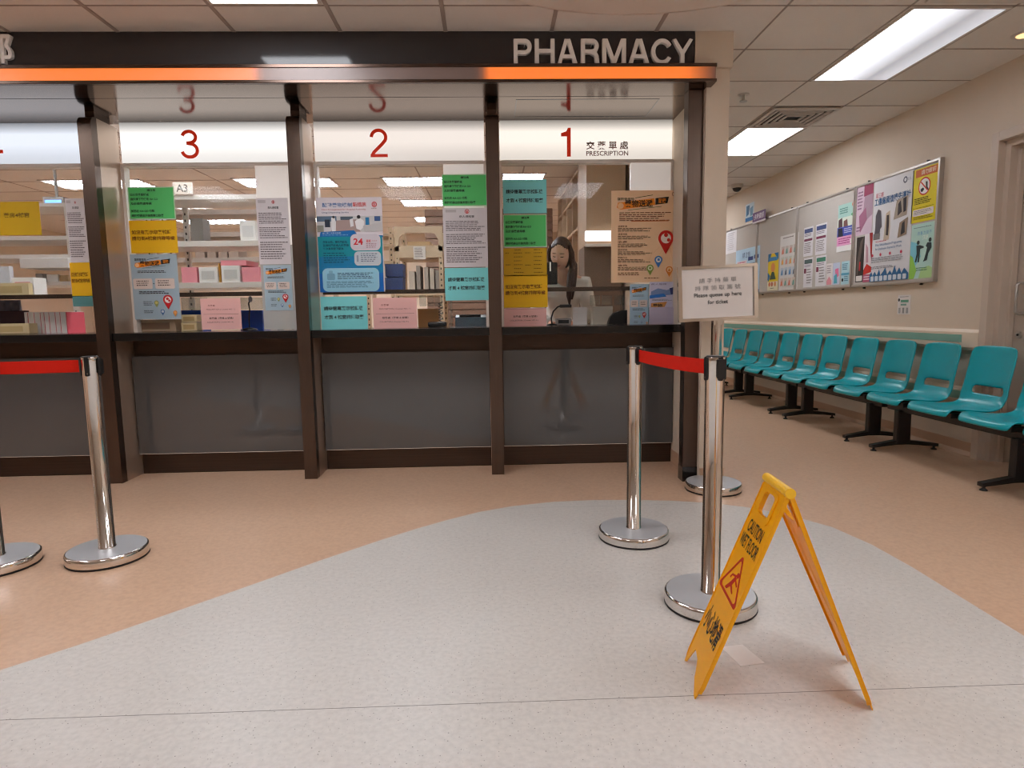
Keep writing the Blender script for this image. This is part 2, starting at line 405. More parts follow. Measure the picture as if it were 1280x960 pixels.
for k in range(12): g.box(-7, 5.3+.6*k-.008, IZ-.003, 1.3, 5.3+.6*k+.008, IZ, M['tbar'])
g.build('ceiling_grid_pharmacy', kind=S)
w = MB(); DH = 2.295
w.box(WX, 4.45, 0, WX+.2, 13, CZ, M['wall']).box(WX, -4, 0, WX+.2, 3.40, CZ, M['wall']).box(WX, 3.40, DH, WX+.2, 4.45, CZ, M['wall'])
w.build('wall_right', kind=S)
MB().box(-8, -4.1, 0, 5, -4, CZ, M['wall']).build('wall_front', kind=S)
MB().box(-8.1, -4, 0, -8, 13, CZ, M['wall']).build('wall_left', kind=S)
MB().box(-8, 12.9, 0, 5, 13, CZ, M['wall']).build('wall_back', kind=S)
# end of the counter room: its corner pier and long side wall along the corridor
w = MB(); w.box(1.366, 4.03, 0, 1.513, 12.9, CZ, M['wall'], 0).box(1.283, 4.0, 2.63, 1.52, 4.25, CZ, M['wall'])
w.build('wall_pier', kind=S)
b = MB()
b.box(1.35, 4.16, 0, 1.366, 4.63, .10, M['skirt']).box(1.37, 4.015, 0, 1.528, 4.03, .10, M['skirt']).box(1.513, 4.03, 0, 1.528, 12.9, .10, M['skirt'])
b.build('baseboard_pier', kind=S)
b = MB(); b.prism([[(WX, .1), (WX-.006, .1), (WX-.01, .03), (WX-.03, .006), (WX-.05, 0), (WX, 0)]], lambda u, v, d: (u, d, v), 4.52, 12.9, M['skirt'])
b.build('baseboard_right', kind=S)
# door at the right edge
dr = empty('door_1', (3.7, 3.9, 0), None, None, kind=S)
f = MB(); J = M['jamb']
f.box(3.60, 4.45, 0, 3.70, 4.515, 2.36, J, .003).box(3.60, 3.33, 0, 3.70, 3.395, 2.36, J, .003).box(3.60, 3.395, 2.295, 3.70, 4.45, 2.36, J, .003)
f.box(3.655, 4.405, 0, 3.82, 4.452, 2.30, J).box(3.655, 3.395, 0, 3.82, 3.44, 2.30, J).box(3.655, 3.44, 2.25, 3.82, 4.405, 2.30, J)
f.box(3.71, 4.38, 0, 3.745, 4.406, 2.25, J).box(3.71, 3.44, 2.225, 3.745, 4.38, 2.25, J)
f.build('door_frame', dr)
MB().box(3.75, 3.445, .008, 3.795, 4.40, 2.245, M['door']).build('door_leaf', dr)
h = MB(); hy = 4.31
h.tube([(3.75, hy, 1.30), (3.705, hy, 1.30), (3.69, hy, 1.285), (3.69, hy, 1.10), (3.705, hy, 1.085), (3.75, hy, 1.085)], .0095, M['alu'], 12)
h.lathe([(.02, 0), (.02, .008)], M['alu'], (3.742, hy, 1.30), 20, 0).lathe([(.02, 0), (.02, .008)], M['alu'], (3.742, hy, 1.085), 20, 0)
h.build('pull_handle', dr)
MB().lathe([(.026, 0), (.026, .008), (.012, .012)], M['alu'], (3.738, 4.325, .935), 24, 0).lathe([(.008, 0), (.008, .004)], M['black'], (3.731, 4.325, .935), 12, 0).build('door_lock', dr)
# handrail / wall guard along the corridor wall, with its mint insert
def guard(name, z0, z1, y0, y1, ins0, ins1, dep):
    r = MB(); h = z1-z0
    pr = [(WX, z0), (WX-dep*.7, z0), (WX-dep, z0+h*.14), (WX-dep, z1-h*.14), (WX-dep*.75, z1-.012), (WX-dep*.55, z1), (WX, z1)]
    r.prism([pr], lambda u, v, d: (u, d, v), y0, y1, M['rail'])
    o = r.build(name, kind=S)
    MB().box(WX-dep-.002, y0+.16, ins0, WX-dep+.004, y1, ins1, M['mint']).build('rail_insert', o)
guard('trim_1', .81, .966, 4.53, 12.9, .868, .926, .05)
guard('trim_2', .40, .52, 4.53, 12.9, .43, .49, .03)

# ------------------------------------------------------------------ ceiling fittings
def troffer(x0, x1, y0, y1, label, m, z=CZ, group=None):
    t = empty('ceiling_light', ((x0+x1)/2, (y0+y1)/2, z), label, 'ceiling light', group)
    f = MB(); fr = .018
    f.box(x0, y0, z-.008, x0+fr, y1, z+.002, M['vent']).box(x1-fr, y0, z-.008, x1, y1, z+.002, M['vent'])
    f.box(x0+fr, y0, z-.008, x1-fr, y0+fr, z+.002, M['vent']).box(x0+fr, y1-fr, z-.008, x1-fr, y1, z+.002, M['vent'])
    f.build('light_frame', t)
    d = MB().box(x0+fr, y0+fr, z-.005, x1-fr, y1-fr, z-.001, m).build('diffuser', t)
    return t
half = ramp_emit('half_lit_diffuser', (240, 244, 255), 9.0, 0, [(-.30, 1), (-.14, .7), (-.02, .10), (.12, .035), (.30, .07)], base=(200, 200, 205))
t = troffer(2.43, 3.01, 3.69, 4.83, 'long ceiling light over the seats with its right half unlit', LAMP)
d = [c for c in t.children if c.name.startswith('diffuser')][0]
d.data.materials[0] = half
troffer(2.43, 3.0, 6.02, 7.08, 'bright ceiling light beyond the square air vent in the corridor', LAMP)
troffer(-1.49, -.89, 2.46, 3.66, 'bright ceiling light cut by the top of the photo above counters 2 and 3', LAMP)
k = 0
for (x0, y0, lab) in ((-1.49, -.3, 'ceiling light over the waiting hall in line with counter 2'), (-4.1, 2.46, 'ceiling light beyond the left edge above counter 4'), (-4.1, -.3, 'ceiling light in the hall far left corner'),
                      (.95, -.3, 'ceiling light in the hall in front of counter 1'), (2.43, .8, 'ceiling light in the hall nearest the side door'), (2.43, -2.2, 'ceiling light in the hall by the entrance wall'), (2.43, 9.4, 'ceiling light at the far end of the corridor')):
    troffer(x0, x0+.6, y0, y0+1.16, lab, LAMP)
v = empty('air_vent', (2.715, 5.71, CZ), 'square louvred air vent between the two corridor ceiling lights', 'air vent')
MB().box(2.43, 5.44, CZ-.006, 3.0, 5.98, CZ-.001, M['ventd']).build('duct_opening', v)
f = MB()
for i in range(5):
    a = .0+.05*i; x0, x1, y0, y1 = 2.425+a, 3.005-a, 5.43+a, 5.99-a; zz = CZ-.02; b = .018 if i else .03
    for loop in ([(x0, y0), (x1, y0), (x1, y1), (x0, y1)],):
        inner = [(x0+b, y0+b), (x1-b, y0+b), (x1-b, y1-b), (x0+b, y1-b)]
        f.prism([loop, inner], lambda u, w_, d: (u, w_, d), zz, zz+.012, M['vent'])
f.build('louvre', v)
gq = empty('linear_grille', (3.0, 3.45, CZ), 'pale slatted ceiling grille at the top right above the long ceiling light', 'air vent')
MB().box(2.46, 3.16, CZ-.004, 3.6, 3.64, CZ-.001, M['ventd']).build('duct_opening', gq)
for k in range(8): MB().box(2.45, 3.16+.06*k, CZ-.016, 3.61, 3.205+.06*k, CZ-.004, M['vent'], .003).build('slat', gq)
s = MB().lathe([(.045, -.004), (.045, 0)], M['vent'], (2.04, 5.13, CZ)).lathe([(.012, -.05), (.012, -.004)], M['alu'], (2.04, 5.13, CZ), 14).lathe([(.03, -.055), (.03, -.05)], M['alu'], (2.04, 5.13, CZ), 20)
s.build('fire_sprinkler', label='small fire sprinkler head hanging from the corridor ceiling', cat='sprinkler')
s = empty('dome_camera', (3.4, 8.7, CZ), 'white dome camera on the ceiling at the far end of the corridor', 'camera')
MB().lathe([(.075, -.05), (.085, -.03), (.085, 0)], M['vent'], (3.4, 8.7, CZ), 28).build('housing', s)
MB().lathe([(.004, -.10), (.03, -.094), (.052, -.075), (.06, -.05)], M['black'], (3.4, 8.7, CZ), 28).build('lens_dome', s)
s = empty('downlight', (3.40, 4.05, CZ), 'small round downlight above the side door', 'ceiling light')
MB().lathe([(.055, -.006), (.075, -.004), (.078, 0)], M['vent'], (3.40, 4.05, CZ), 28).build('bezel', s)
MB().lathe([(.05, -.0075), (.05, -.006)], mat('amber_lamp', (250, 220, 180), .4, emit=(255, 200, 140), estr=1.5), (3.40, 4.05, CZ), 24).build('lamp_face', s)
MB().lathe([(1.34, -.03), (1.37, -.022), (1.38, 0)], mat('ceiling_disc_paint', (222, 212, 202), .6), (.79, 2.375, CZ), 96).build('ceiling_disc', label='large round pale disc on the ceiling above the word PHARMACY', cat='ceiling panel')

# ================================================================== PHARMACY FRONT
FX = [-3.96, -2.645, -1.291, .031]; FW = .088
BAY = {4: (-3.916, -2.689), 3: (-2.601, -1.335), 2: (-1.247, -.013), 1: (.075, 1.352)}
WY = 4.68
fl_lab = {-3.96: 'dark bronze dividing fin left of counter 4', -2.645: 'dark bronze dividing fin between counters 4 and 3', -1.291: 'dark bronze dividing fin between counters 3 and 2', .031: 'dark bronze dividing fin between counters 2 and 1'}
for x in FX:
    r = empty('counter_divider', (x, 4.5, 0), fl_lab[x], 'divider', 'fins between the counters')
    # bronze front strip with a rounded top
    zt = 2.475; rad = .05
    pr = [(4.36, 0), (4.36, zt-rad)]+[(4.36+rad-rad*math.cos(a), zt-rad+rad*math.sin(a)) for a in [PI/2*k/8 for k in range(1, 9)]]+[(4.425, zt), (4.425, 0)]
    f = MB(); f.prism([pr], lambda u, v, d: (d, u, v), x-FW/2, x+FW/2, M['bronze'])
    f.build('front_strip', r)
    MB().box(x-FW/2+.001, 4.425, 0, x+FW/2-.001, 4.66, zt, M['finside']).build('side_panel', r)
    MB().box(x-.03, 4.43, zt, x+.03, 4.60, 2.52, M['bronze']).build('top_bracket', r)
p = MB().box(1.268, 4.065, 0, 1.362, 4.16, 2.52, M['bronze'], .004).box(1.266, 4.063, 0, 1.364, 4.162, .10, M['darkrev'])
p.build('end_post', label='dark bronze post at the right end of counter 1 beside the cream pier', cat='post')
MB().box(1.352, 4.16, 0, 1.366, 4.70, 2.52, M['wall']).build('wall_counter_end', kind=S)

for n, (x0, x1) in BAY.items():
    r = empty('service_counter', ((x0+x1)/2, 4.6, 0), 'bronze counter base with grey glass front under window %d' % n, 'counter', 'pharmacy counters')
    MB().box(x0, 4.385, .992, x1, 4.86, 1.046, M['slab'], .003).build('countertop', r)['label'] = 'black stone countertop'
    MB().box(x0+.002, 4.632, 0, x1-.002, 4.66, .992, M['bronzeh']).build('kick_panel', r)
    MB().box(x0+.008, 4.585, .155, x1-.004, 4.60, .874, M['bglass'], .002).build('glass_panel', r)['label'] = 'grey glass front panel'
    MB().box(x0+.008, 4.584, .155, x1-.004, 4.602, .158, M['frame']).build('glass_edge', r)

LATER = []
# windows: frame, pane, dark transom bar, white side panel
CLEAR = {4: -2.874, 3: -1.664, 2: -.323, 1: 1.038}
for n, (x0, x1) in BAY.items():
    r = empty('window_%d' % n, ((x0+x1)/2, WY, 1.046), None, None, kind=S)
    f = MB(); c = CLEAR[n]
    f.box(x0, WY-.0192, 1.046, x0+.022, WY+.05, 2.238, M['frame'], .002).box(x1-.02, WY-.0192, 1.046, x1, WY+.05, 2.238, M['frame'], .002)
    f.box(x0+.022, WY-.019, 2.216, x1-.02, WY+.05, 2.24, M['frame'], .002)
    f.build('window_frame', r)
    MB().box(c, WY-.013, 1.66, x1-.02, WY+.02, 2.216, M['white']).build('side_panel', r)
    MB().box(x0+.022, WY-.012, 1.298, c+.05, WY+.03, 1.328, M['bronzeh']).build('transom_bar', r)
    MB().box(x0+.022, WY-.018, 1.30, c, WY-.0135, 2.216, M['clear']).build('pane', r)
    MB().box(c, WY-.018, 1.05, x1-.02, WY-.0135, 1.66, M['frost'] if n > 2 else M['clear']).build('side_pane', r)
    # light box with the counter number above the window
    lvl = {4: (.95, (236, 243, 255)), 3: (1.05, (255, 252, 248)), 2: (.84, (255, 244, 235)), 1: (.96, (255, 245, 233))}[n]
    em = ramp_emit('lightbox_face_%d' % n, lvl[1], lvl[0], 2, [(0, .70), (.05, .78), (.13, 1), (.20, 1), (.238, .6), (.282, .2)], base=(112, 108, 104))
    sg = MB().box(x0+.012, WY-.014, 2.24, x1-.012, WY+.06, 2.516, em).build('light_box', label='glowing white light box with red number %d above its window' % n, cat='sign', group='numbered light boxes')
    red = mat('red_number', (206, 46, 14), .5, emit=(206, 44, 12), estr=.3)
    d = MB(); ux = {4: (-3.545, -3.398), 3: (-2.17, -2.047), 2: (-.842, -.713), 1: (.53, .60)}[n]
    if n == 1: d.prism([[(.572, 2.262), (.600, 2.262), (.600, 2.462), (.580, 2.462), (.568, 2.438), (.53, 2.425), (.53, 2.403), (.572, 2.403)]], lambda u, v, q: (u, q, v), WY-.0175, WY-.0145, red)
    if n != 1: LATER.append((n, ux, sg, red))
    else: d.build('number', sg)
    if n == 1:
        d = MB(); bm_ = mat('brown_print', (120, 58, 36), .5)
        put_text(d, '交 藥 單 處', lambda u, v, q: (u, WY-.0165, v), .712, 2.368, 1.018, 2.310, bm_, .015)
        put_text(d, 'PRESCRIPTION', lambda u, v, q: (u, WY-.0165, v), .712, 2.300, 1.018, 2.266, bm_, .012)
        d.build('lettering', sg)

# canopy with soffit, orange light strip and dark fascia
XL, XR = -5.2, 1.395
cn = empty('sign_canopy', (-1.9, 4.3, 2.52), 'brushed steel canopy with charcoal fascia and orange light strip over the counters', 'canopy')
MB().box(XL, 4.185, 2.52, XR, 4.72, 2.545, M['soffit']).box(XL, 3.95, 2.52, XR, 4.178, 2.545, M['soffit']).build('soffit', cn)
q = MB().box(XL, 4.178, 2.53, XR, 4.185, 2.54, M['darkrev'])
q.prism([[(.19, 4.235), (1.13, 4.235), (1.13, 4.60), (.19, 4.60)], [(.195, 4.24), (1.125, 4.24), (1.125, 4.595), (.195, 4.595)]], lambda u, v, d: (u, v, d), 2.5188, 2.521, M['darkrev'])
q.build('panel_joint', cn)
MB().box(XL, 3.925, 2.52, XR, 3.95, 2.538, M['ledge'], .002).box(XL, 3.925, 2.607, XR, 4.02, 2.627, M['ledge'], .002).build('ledge', cn)
strip = ramp_emit('orange_strip_light', (255, 118, 2), .88, 0, [(-3.3, 1), (-1.40+1.9025-.0, 1), (-1.33+1.9025, .05), (-1.28+1.9025, 0), (-.07+1.9025, 0), (-.03+1.9025, .1), (.02+1.9025, 1), (1.20+1.9025, 1), (1.335+1.9025, .25), (1.39+1.9025, .02)], base=(132, 114, 108))
st = MB().box(XL, 3.93, 2.538, XR-.006, 3.95, 2.607, strip)
st.build('light_strip', cn)
# emission runs in the strip's own coordinates; shift them so zero is the strip centre
nt = strip.node_tree; tcn = [n_ for n_ in nt.nodes if n_.type == 'TEX_COORD'][0]
MB().box(XL, 4.0, 2.627, 1.279, 4.03, CZ, M['fascia']).build('fascia', cn)
# raised letters
def arc(cx, cy, rx, ry, a0, a1, n=18): return [(cx+rx*math.cos(math.radians(a0+(a1-a0)*k/n)), cy+ry*math.sin(math.radians(a0+(a1-a0)*k/n))) for k in range(n+1)]
def ribbon(pts, w):
    """outline of a stroke of width w along a polyline (mitred)"""
    P = [Vector(p) for p in pts]; L, Rr = [], []
    for i, p in enumerate(P):
        d0 = (P[i]-P[i-1]).normalized() if i else (P[1]-P[0]).normalized(); d1 = (P[i+1]-P[i]).normalized() if i < len(P)-1 else d0
        n0 = Vector((-d0.y, d0.x)); n1 = Vector((-d1.y, d1.x)); m = (n0+n1).normalized(); k = w/2/max(.35, m.dot(n0))
        L.append(tuple(p+m*k)); Rr.append(tuple(p-m*k))
    return L+Rr[::-1]
q_ = .155
STROKES = {
 'P': (.71, [[(q_/2, 0), (q_/2, 1)], [(q_*.9, 1-q_/2), (.43, 1-q_/2)]+arc(.43, .70, .28-q_/2, .30-q_/2, 90, -90)+[(q_*.9, .40+q_/2)]]),
 'H': (.78, [[(q_/2, 0), (q_/2, 1)], [(.78-q_/2, 0), (.78-q_/2, 1)], [(q_*.9, .53), (.78-q_*.9, .53)]]),
 'A': (.80, [[(.075, 0), (.365, 1)], [(.725, 0), (.435, 1)], [(.20, .31), (.60, .31)]]),
 'R': (.73, [[(q_/2, 0), (q_/2, 1)], [(q_*.9, 1-q_/2), (.43, 1-q_/2)]+arc(.43, .715, .27-q_/2, .285-q_/2, 90, -90)+[(q_*.9, .43+q_/2)], [(.42, .48), (.56, .42), (.615, .32), (.635, .10), (.66, 0)]]),
 'M': (.92, [[(q_*.45, 0), (q_*.45, 1)], [(.92-q_*.45, 0), (.92-q_*.45, 1)], [(.115, 1), (.46, .06)], [(.805, 1), (.46, .06)]]),
 'C': (.86, [arc(.43, .5, .43-q_/2, .5-q_/2, 32, 328, 40)]),
 'Y': (.84, [[(.08, 1), (.42, .42)], [(.76, 1), (.42, .42)], [(.42, .46), (.42, 0)]]),
 '3': (.66, [arc(.32, .745, .25, .20, 165, -88, 18)+[(.22, .535)], [(.22, .535), (.33, .535)]+arc(.32, .285, .285, .235, 88, -168, 20)]),
 '2': (.66, [arc(.33, .70, .26, .245, 178, -28, 20)+[(.45, .46), (.14, .17), (.075, .05)], [(.02, .05), (.64, .05)]]),
 '4': (.70, [[(.48, 0), (.48, 1)], [(.42, .93), (.07, .36)], [(.02, .29), (.68, .29)]])}
def stroke_glyph(mb, ch, x0, x1, z0, z1, y0, y1, m, w=q_):
    wd_, st = STROKES[ch]; sx_ = (x1-x0)/wd_; h = z1-z0
    for i, p in enumerate(st): mb.prism([ribbon(p, w)], lambda u, v, d: (x0+u*sx_, d, z0+max(0, min(1, v))*h), y0-.0005*i, y1-.0001*i, m)
ph = empty('raised_lettering', (.715, 4.0, 2.638), 'raised pale metal letters reading PHARMACY on the charcoal fascia', 'sign lettering')
for ch, a_, b_ in zip('PHARMACY', (58, 178, 305, 440, 563, 712, 842, 960), (160, 290, 420, 545, 695, 830, 965, 1081)):
    c0, c1 = [.168+(k-58)/1023*1.094 for k in (a_, b_)]
    m = MB(); stroke_glyph(m, ch, c0, c1, 2.638, 2.786, 3.974, 3.9995, M['letter']); m.build('letter', ph)
def letters(string, x0, x1, z0, z1, y, name, label, cat):
    vs, fs = glyphs(string, .012, .12)
    X0 = min(v[0] for v in vs); X1 = max(v[0] for v in vs); Z0 = min(v[1] for v in vs); Z1 = max(v[1] for v in vs)
    m = MB(); m.add([(x0+(v[0]-X0)/(X1-X0)*(x1-x0), y-.0005-(v[2]+.072)*.17, z0+(v[1]-Z0)/(Z1-Z0)*(z1-z0)) for v in vs], fs, M['letter'])
    return m.build(name, label=label, cat=cat)
for n, ux, sg, red in LATER:
    m = MB(); stroke_glyph(m, str(n), ux[0], ux[1], 2.268, 2.464, WY-.0185, WY-.0145, red, .115); m.build('number', sg)
letters('部', -2.965, -2.787, 2.652, 2.828, 4.0, 'raised_character', 'raised pale Chinese character at the left end of the charcoal fascia', 'sign lettering')

# ================================================================== QUEUE BARRIERS
def stanchion(label, x, y, rz, clips=(0, 1, 2, 3), belt_to=None, belt_h=(.903, .960), sag=.0):
    r = empty('queue_stanchion', (x, y, 0), label, 'stanchion', 'chrome queue stanchions')
    MB().lathe([(.172, 0), (.176, .004), (.176, .009)], M['rubber'], (x, y, 0), 56).build('rubber_ring', r)
    b = MB().lathe([(.174, .009), (.1755, .012), (.1755, .046), (.172, .051), (.168, .0525)], M['chrome'], (x, y, 0), 64)
    b.build('base', r)
    MB().lathe([(.1675, .0525), (.1665, .0545), (.036, .0555)], M['steelb'], (x, y, 0), 64, smooth=False).build('base_cover', r)
    p = MB().lathe([(.0385, .052), (.0385, .060), (.0355, .062), (.0355, .948), (.0365, .950), (.0365, .968), (.0355, .972)], M['chrome'], (x, y, 0), 40)
    p.build('post', r)
    c = MB().lathe([(.034, .972), (.034, .975), (.030, .977)], M['black'], (x, y, 0), 32)
    c.build('cap', r)
    for k in clips:
        a = rz+k*PI/2; dx, dy = math.cos(a), math.sin(a); u = Vector((-dy, dx, 0)); o = Vector((x, y, 0))+Vector((dx, dy, 0))*.034
        m = MB(); pr = rrect(-.0095, .885, .0095, .973, .006, .006, 3)
        m.prism([pr], lambda a_, b_, d: (o.x+u.x*a_+dx*d, o.y+u.y*a_+dy*d, b_), -.004, .007, M['black'])
        m.lathe([(.003, 0), (.003, .0015)], M['chrome'], (o.x+dx*.007, o.y+dy*.007, .897), 8, 2)
        cl = m.build('belt_clip', r)
        if k == 0 or (belt_to and k == clips[-1]):
            q = MB(); h = .016
            q.prism([rrect(-.017, .893, .017, .966, .006, .006, 3)], lambda a_, b_, d: (o.x+u.x*a_+dx*d, o.y+u.y*a_+dy*d, b_), .006, .014, M['black'])
            q.build('belt_catch', cl)
    if belt_to:
        p0, p1 = Vector((x, y, 0)), Vector((belt_to[0], belt_to[1], 0)); d = (p1-p0).normalized(); nn = Vector((-d.y, d.x, 0))
        p0 = p0+d*.050; p1 = p1-d*.050; N = 16; vs = []; fs = []
        for i in range(N+1):
            t = i/N; c_ = p0.lerp(p1, t); dz = -sag*4*t*(1-t); tw = .006*math.sin(PI*t)
            for zz, s_ in ((belt_h[0], -1), (belt_h[1], 1)):
                for e in (-.0008, .0008): vs.append((c_.x+nn.x*(e+tw*s_), c_.y+nn.y*(e+tw*s_), zz+dz))
        for i in range(N):
            a = i*4; b_ = a+4
            fs += [(a, b_, b_+2, a+2), (a+1, a+3, b_+3, b_+1), (a, a+1, b_+1, b_), (a+2, b_+2, b_+3, a+3)]
        fs += [(0, 2, 3, 1), (N*4, N*4+1, N*4+3, N*4+2)]
        MB().add(vs, fs, M['belt'], False).build('belt', r)['label'] = 'red belt'
    return r
SF, SM, S2, S1 = (.838, 2.312), (.705, 3.052), (-1.872, 2.974), (-2.345, 2.905)
aMF = math.atan2(SF[1]-SM[1], SF[0]-SM[0]); a12 = math.atan2(S2[1]-S1[1], S2[0]-S1[0])
stanchion('chrome queue stanchion standing just behind the yellow wet floor sign', *SF, aMF, (2, 1, 3, 0))
stanchion('chrome queue stanchion between counter 1 and the wet floor sign, red belt running right', *SM, aMF, (0, 1, 3, 2), SF, sag=.006)
stanchion('chrome queue stanchion in front of the fin between counters 4 and 3', *S2, a12, (2, 1, 3, 0))
stanchion('chrome queue stanchion cut off by the left edge of the photo', *S1, a12, (0, 1, 3, 2), S2)

# sign stand behind the front stanchion
sx, sy = 1.404, 3.865
r = empty('sign_stand', (sx, sy, 0), 'floor stand with framed white paper notice asking people to queue for ticket', 'sign stand')
MB().lathe([(.172, 0), (.175, .004), (.175, .010)], M['rubber'], (sx, sy, 0), 56).build('rubber_ring', r)
MB().lathe([(.174, .010), (.1745, .046), (.170, .052)], M['chrome'], (sx, sy, 0), 64).build('base', r)
MB().lathe([(.1675, .052), (.030, .054)], M['steelb'], (sx, sy, 0), 64, smooth=False).build('base_cover', r)
MB().lathe([(.032, .05), (.032, 1.09)], M['chrome'], (sx, sy, 0), 32).build('post', r)
cxs = at(897, 366, 1, sy-.03); tilt = math.radians(2.3)
def sfn(u, v, d): return (cxs.x+u*math.cos(tilt)-v*math.sin(tilt), sy-.03-d, cxs.z+u*math.sin(tilt)+v*math.cos(tilt))
hw, hh = .247, .168
fr = MB()
fr.prism([[(-hw, -hh), (hw, -hh), (hw, hh), (-hw, hh)], [(-hw+.024, -hh+.018), (hw-.024, -hh+.018), (hw-.024, hh-.018), (-hw+.024, hh-.018)]], sfn, -.006, .012, M['chrome'])
fr.prism([[(-hw+.02, -hh+.014), (hw-.02, -hh+.014), (hw-.02, hh-.014), (-hw+.02, hh-.014)]], sfn, -.005, 0, M['alu'])
fo = fr.build('sign_frame', r)
fo2 = MB().box(sx-.03, sy-.028, 1.05, sx+.03, sy+.0, 1.13, M['chrome'], .004).build('bracket', r)
pq = [sfn(-hw+.022, hh-.022, .001), sfn(hw-.03, hh-.016, .001), sfn(hw-.03, -hh+.017, .001), sfn(-hw+.022, -hh+.02, .001)]
sheet('paper_notice', None, None, pq, (226, 219, 215), [
    ('t', '請 手 持 藥 單', .25, .19, .77, .29, (96, 90, 88)), ('t', '排 隊 領 取 籌 號', .19, .34, .83, .44, (96, 90, 88)),
    ('t', 'Please queue up here', .175, .49, .845, .60, (36, 34, 34), .02), ('t', 'for ticket', .365, .64, .65, .725, (36, 34, 34), .02)], parent=r)

# ================================================================== WET FLOOR SIGN
yw = 1.79
RN = at(985, 617, 1, 1.675); RF = at(957, 597, 1, 1.885)
zr = (RN.z+RF.z)/2
FLn, FLf, FRn, FRf = Vector((.580, 1.705, 0)), Vector((.617, 1.932, 0)), Vector((1.069, 1.621, 0)), Vector((1.150, 1.900, 0))
ws = empty('wet_floor_sign', (.854, 1.79, 0), 'folding yellow wet floor warning sign standing open on the grey floor', 'warning sign')
def panel(tn, tf, bn, bf, out, nm):
    """one leaf: u 0 near..1 far, v 0 top..1 foot, d outwards"""
    n = (bn-tn).cross(tf-tn).normalized()
    if n.dot(out) < 0: n = -n
    def fn(u, v, d): return (tn*(1-u)+tf*u)*(1-v)+(bn*(1-u)+bf*u)*v+n*d
    outer = [(.02, 0), (.98, 0), (1.0, .03), (1.0, .86), (1.0, .93), (.96, 1.0), (.89, .985), (.74, .885), (.53, .897), (.41, .935), (.36, .958), (.14, .995), (.06, 1.0), (0, .93), (0, .86), (0, .03)]
    hole = rrect(.27, .045, .73, .15, .1, .02, 4)
    m = MB(); m.prism([outer, hole], fn, -.003, .0, M['sign'])
    rim = [(.0, .015), (1.0, .015), (1.0, .90), (0, .90)]; inn = [(.045, .05), (.955, .05), (.955, .86), (.045, .86)]
    m.prism([[(0, .02), (.035, .02), (.035, .965), (0, .93)]], fn, -.011, .002, M['sign'])
    m.prism([[(.965, .02), (1, .02), (1, .93), (.965, .965)]], fn, -.011, .002, M['sign'])
    m.prism([rrect(.18, .025, .82, .178, .12, .03, 4), hole], fn, -.010, .004, M['sign'])
    o = m.build(nm, ws)
    return fn, o
out = Vector((-1, 0, .3))
fnL, oL = panel(RN, RF, FLn, FLf, Vector((-1, 0, .4)), 'leaf')
fnR, oR = panel(RN+Vector((.012, 0, 0)), RF+Vector((.012, 0, 0)), FRn, FRf, Vector((1, 0, .4)), 'leaf')
hg = MB(); hg.tube([RN+Vector((.006, -.004, .0)), RN.lerp(RF, .3)+Vector((.006, 0, 0)), RN.lerp(RF, .7)+Vector((.006, 0, 0)), RF+Vector((.006, .004, .0))], .015, M['signtop'], 14)
hg.build('hinge', ws)
# spreader strut inside
a = Vector(fnL(.5, .30, -.02)); b = Vector(fnR(.5, .30, -.02))
bk = (35, 30, 26); rd = (196, 40, 16)
def lf(u, v, d): return fnL(1-u, v, d)       # read from outside: far edge on the left
lt = MB(); put_text(lt, 'CAUTION', lf, .17, .195, .83, .255, ink(bk), .01, .0012); put_text(lt, 'WET FLOOR', lf, .10, .268, .90, .33, ink(bk), .01, .0012)
put_text(lt, '小心地滑', lf, .10, .655, .90, .775, ink(bk), .015, .0012)
lt.build('lettering', oL)
tr = MB()
def lt2(u, v, d): return lf(u, v-.135, d)
def rtri(s, cx=.5, cy=.615):
    pts = []
    for k, (px, py) in enumerate(((0, -.105), (.40, .065), (-.40, .065))):
        for j in range(5):
            ang = [-PI/2, PI/6, PI*5/6][k]+(j-2)*PI/6
            pts.append((cx+px*s+.05*math.cos(ang), cy+py*s+.014*math.sin(ang)))
    return pts
tr.prism([rtri(1), rtri(.80)], lt2, .0008, .0014, ink(rd))
def sfig(pts): tr.prism([pts], lt2, .0008, .0014, ink(rd))
sfig(circ(.60, .575, .05, .013, 12)); sfig([(.53, .585), (.60, .592), (.52, .635), (.44, .625)]); sfig([(.44, .622), (.52, .632), (.66, .655), (.64, .662), (.44, .640)])
sfig([(.44, .625), (.50, .64), (.38, .672), (.30, .672)]); sfig([(.56, .59), (.40, .60), (.36, .618), (.33, .614), (.38, .592), (.55, .58)]); sfig([(.58, .595), (.72, .612), (.70, .620), (.56, .605)])
tr.build('slip_symbol', oL)
# loose paper by the stanchion base
pp = MB(); q4 = [at(*p, 2, .001) for p in ((901, 809), (928, 806), (956, 829), (926, 833))]
pp.add([(p.x, p.y, .0012) for p in q4]+[(p.x, p.y, .0024) for p in q4], [(3, 2, 1, 0), (4, 5, 6, 7), (0, 1, 5, 4), (1, 2, 6, 5), (2, 3, 7, 6), (3, 0, 4, 7)], M['paper'])
pp.build('paper_slip', label='small white paper slip lying on the floor at the foot of the stanchion', cat='paper')

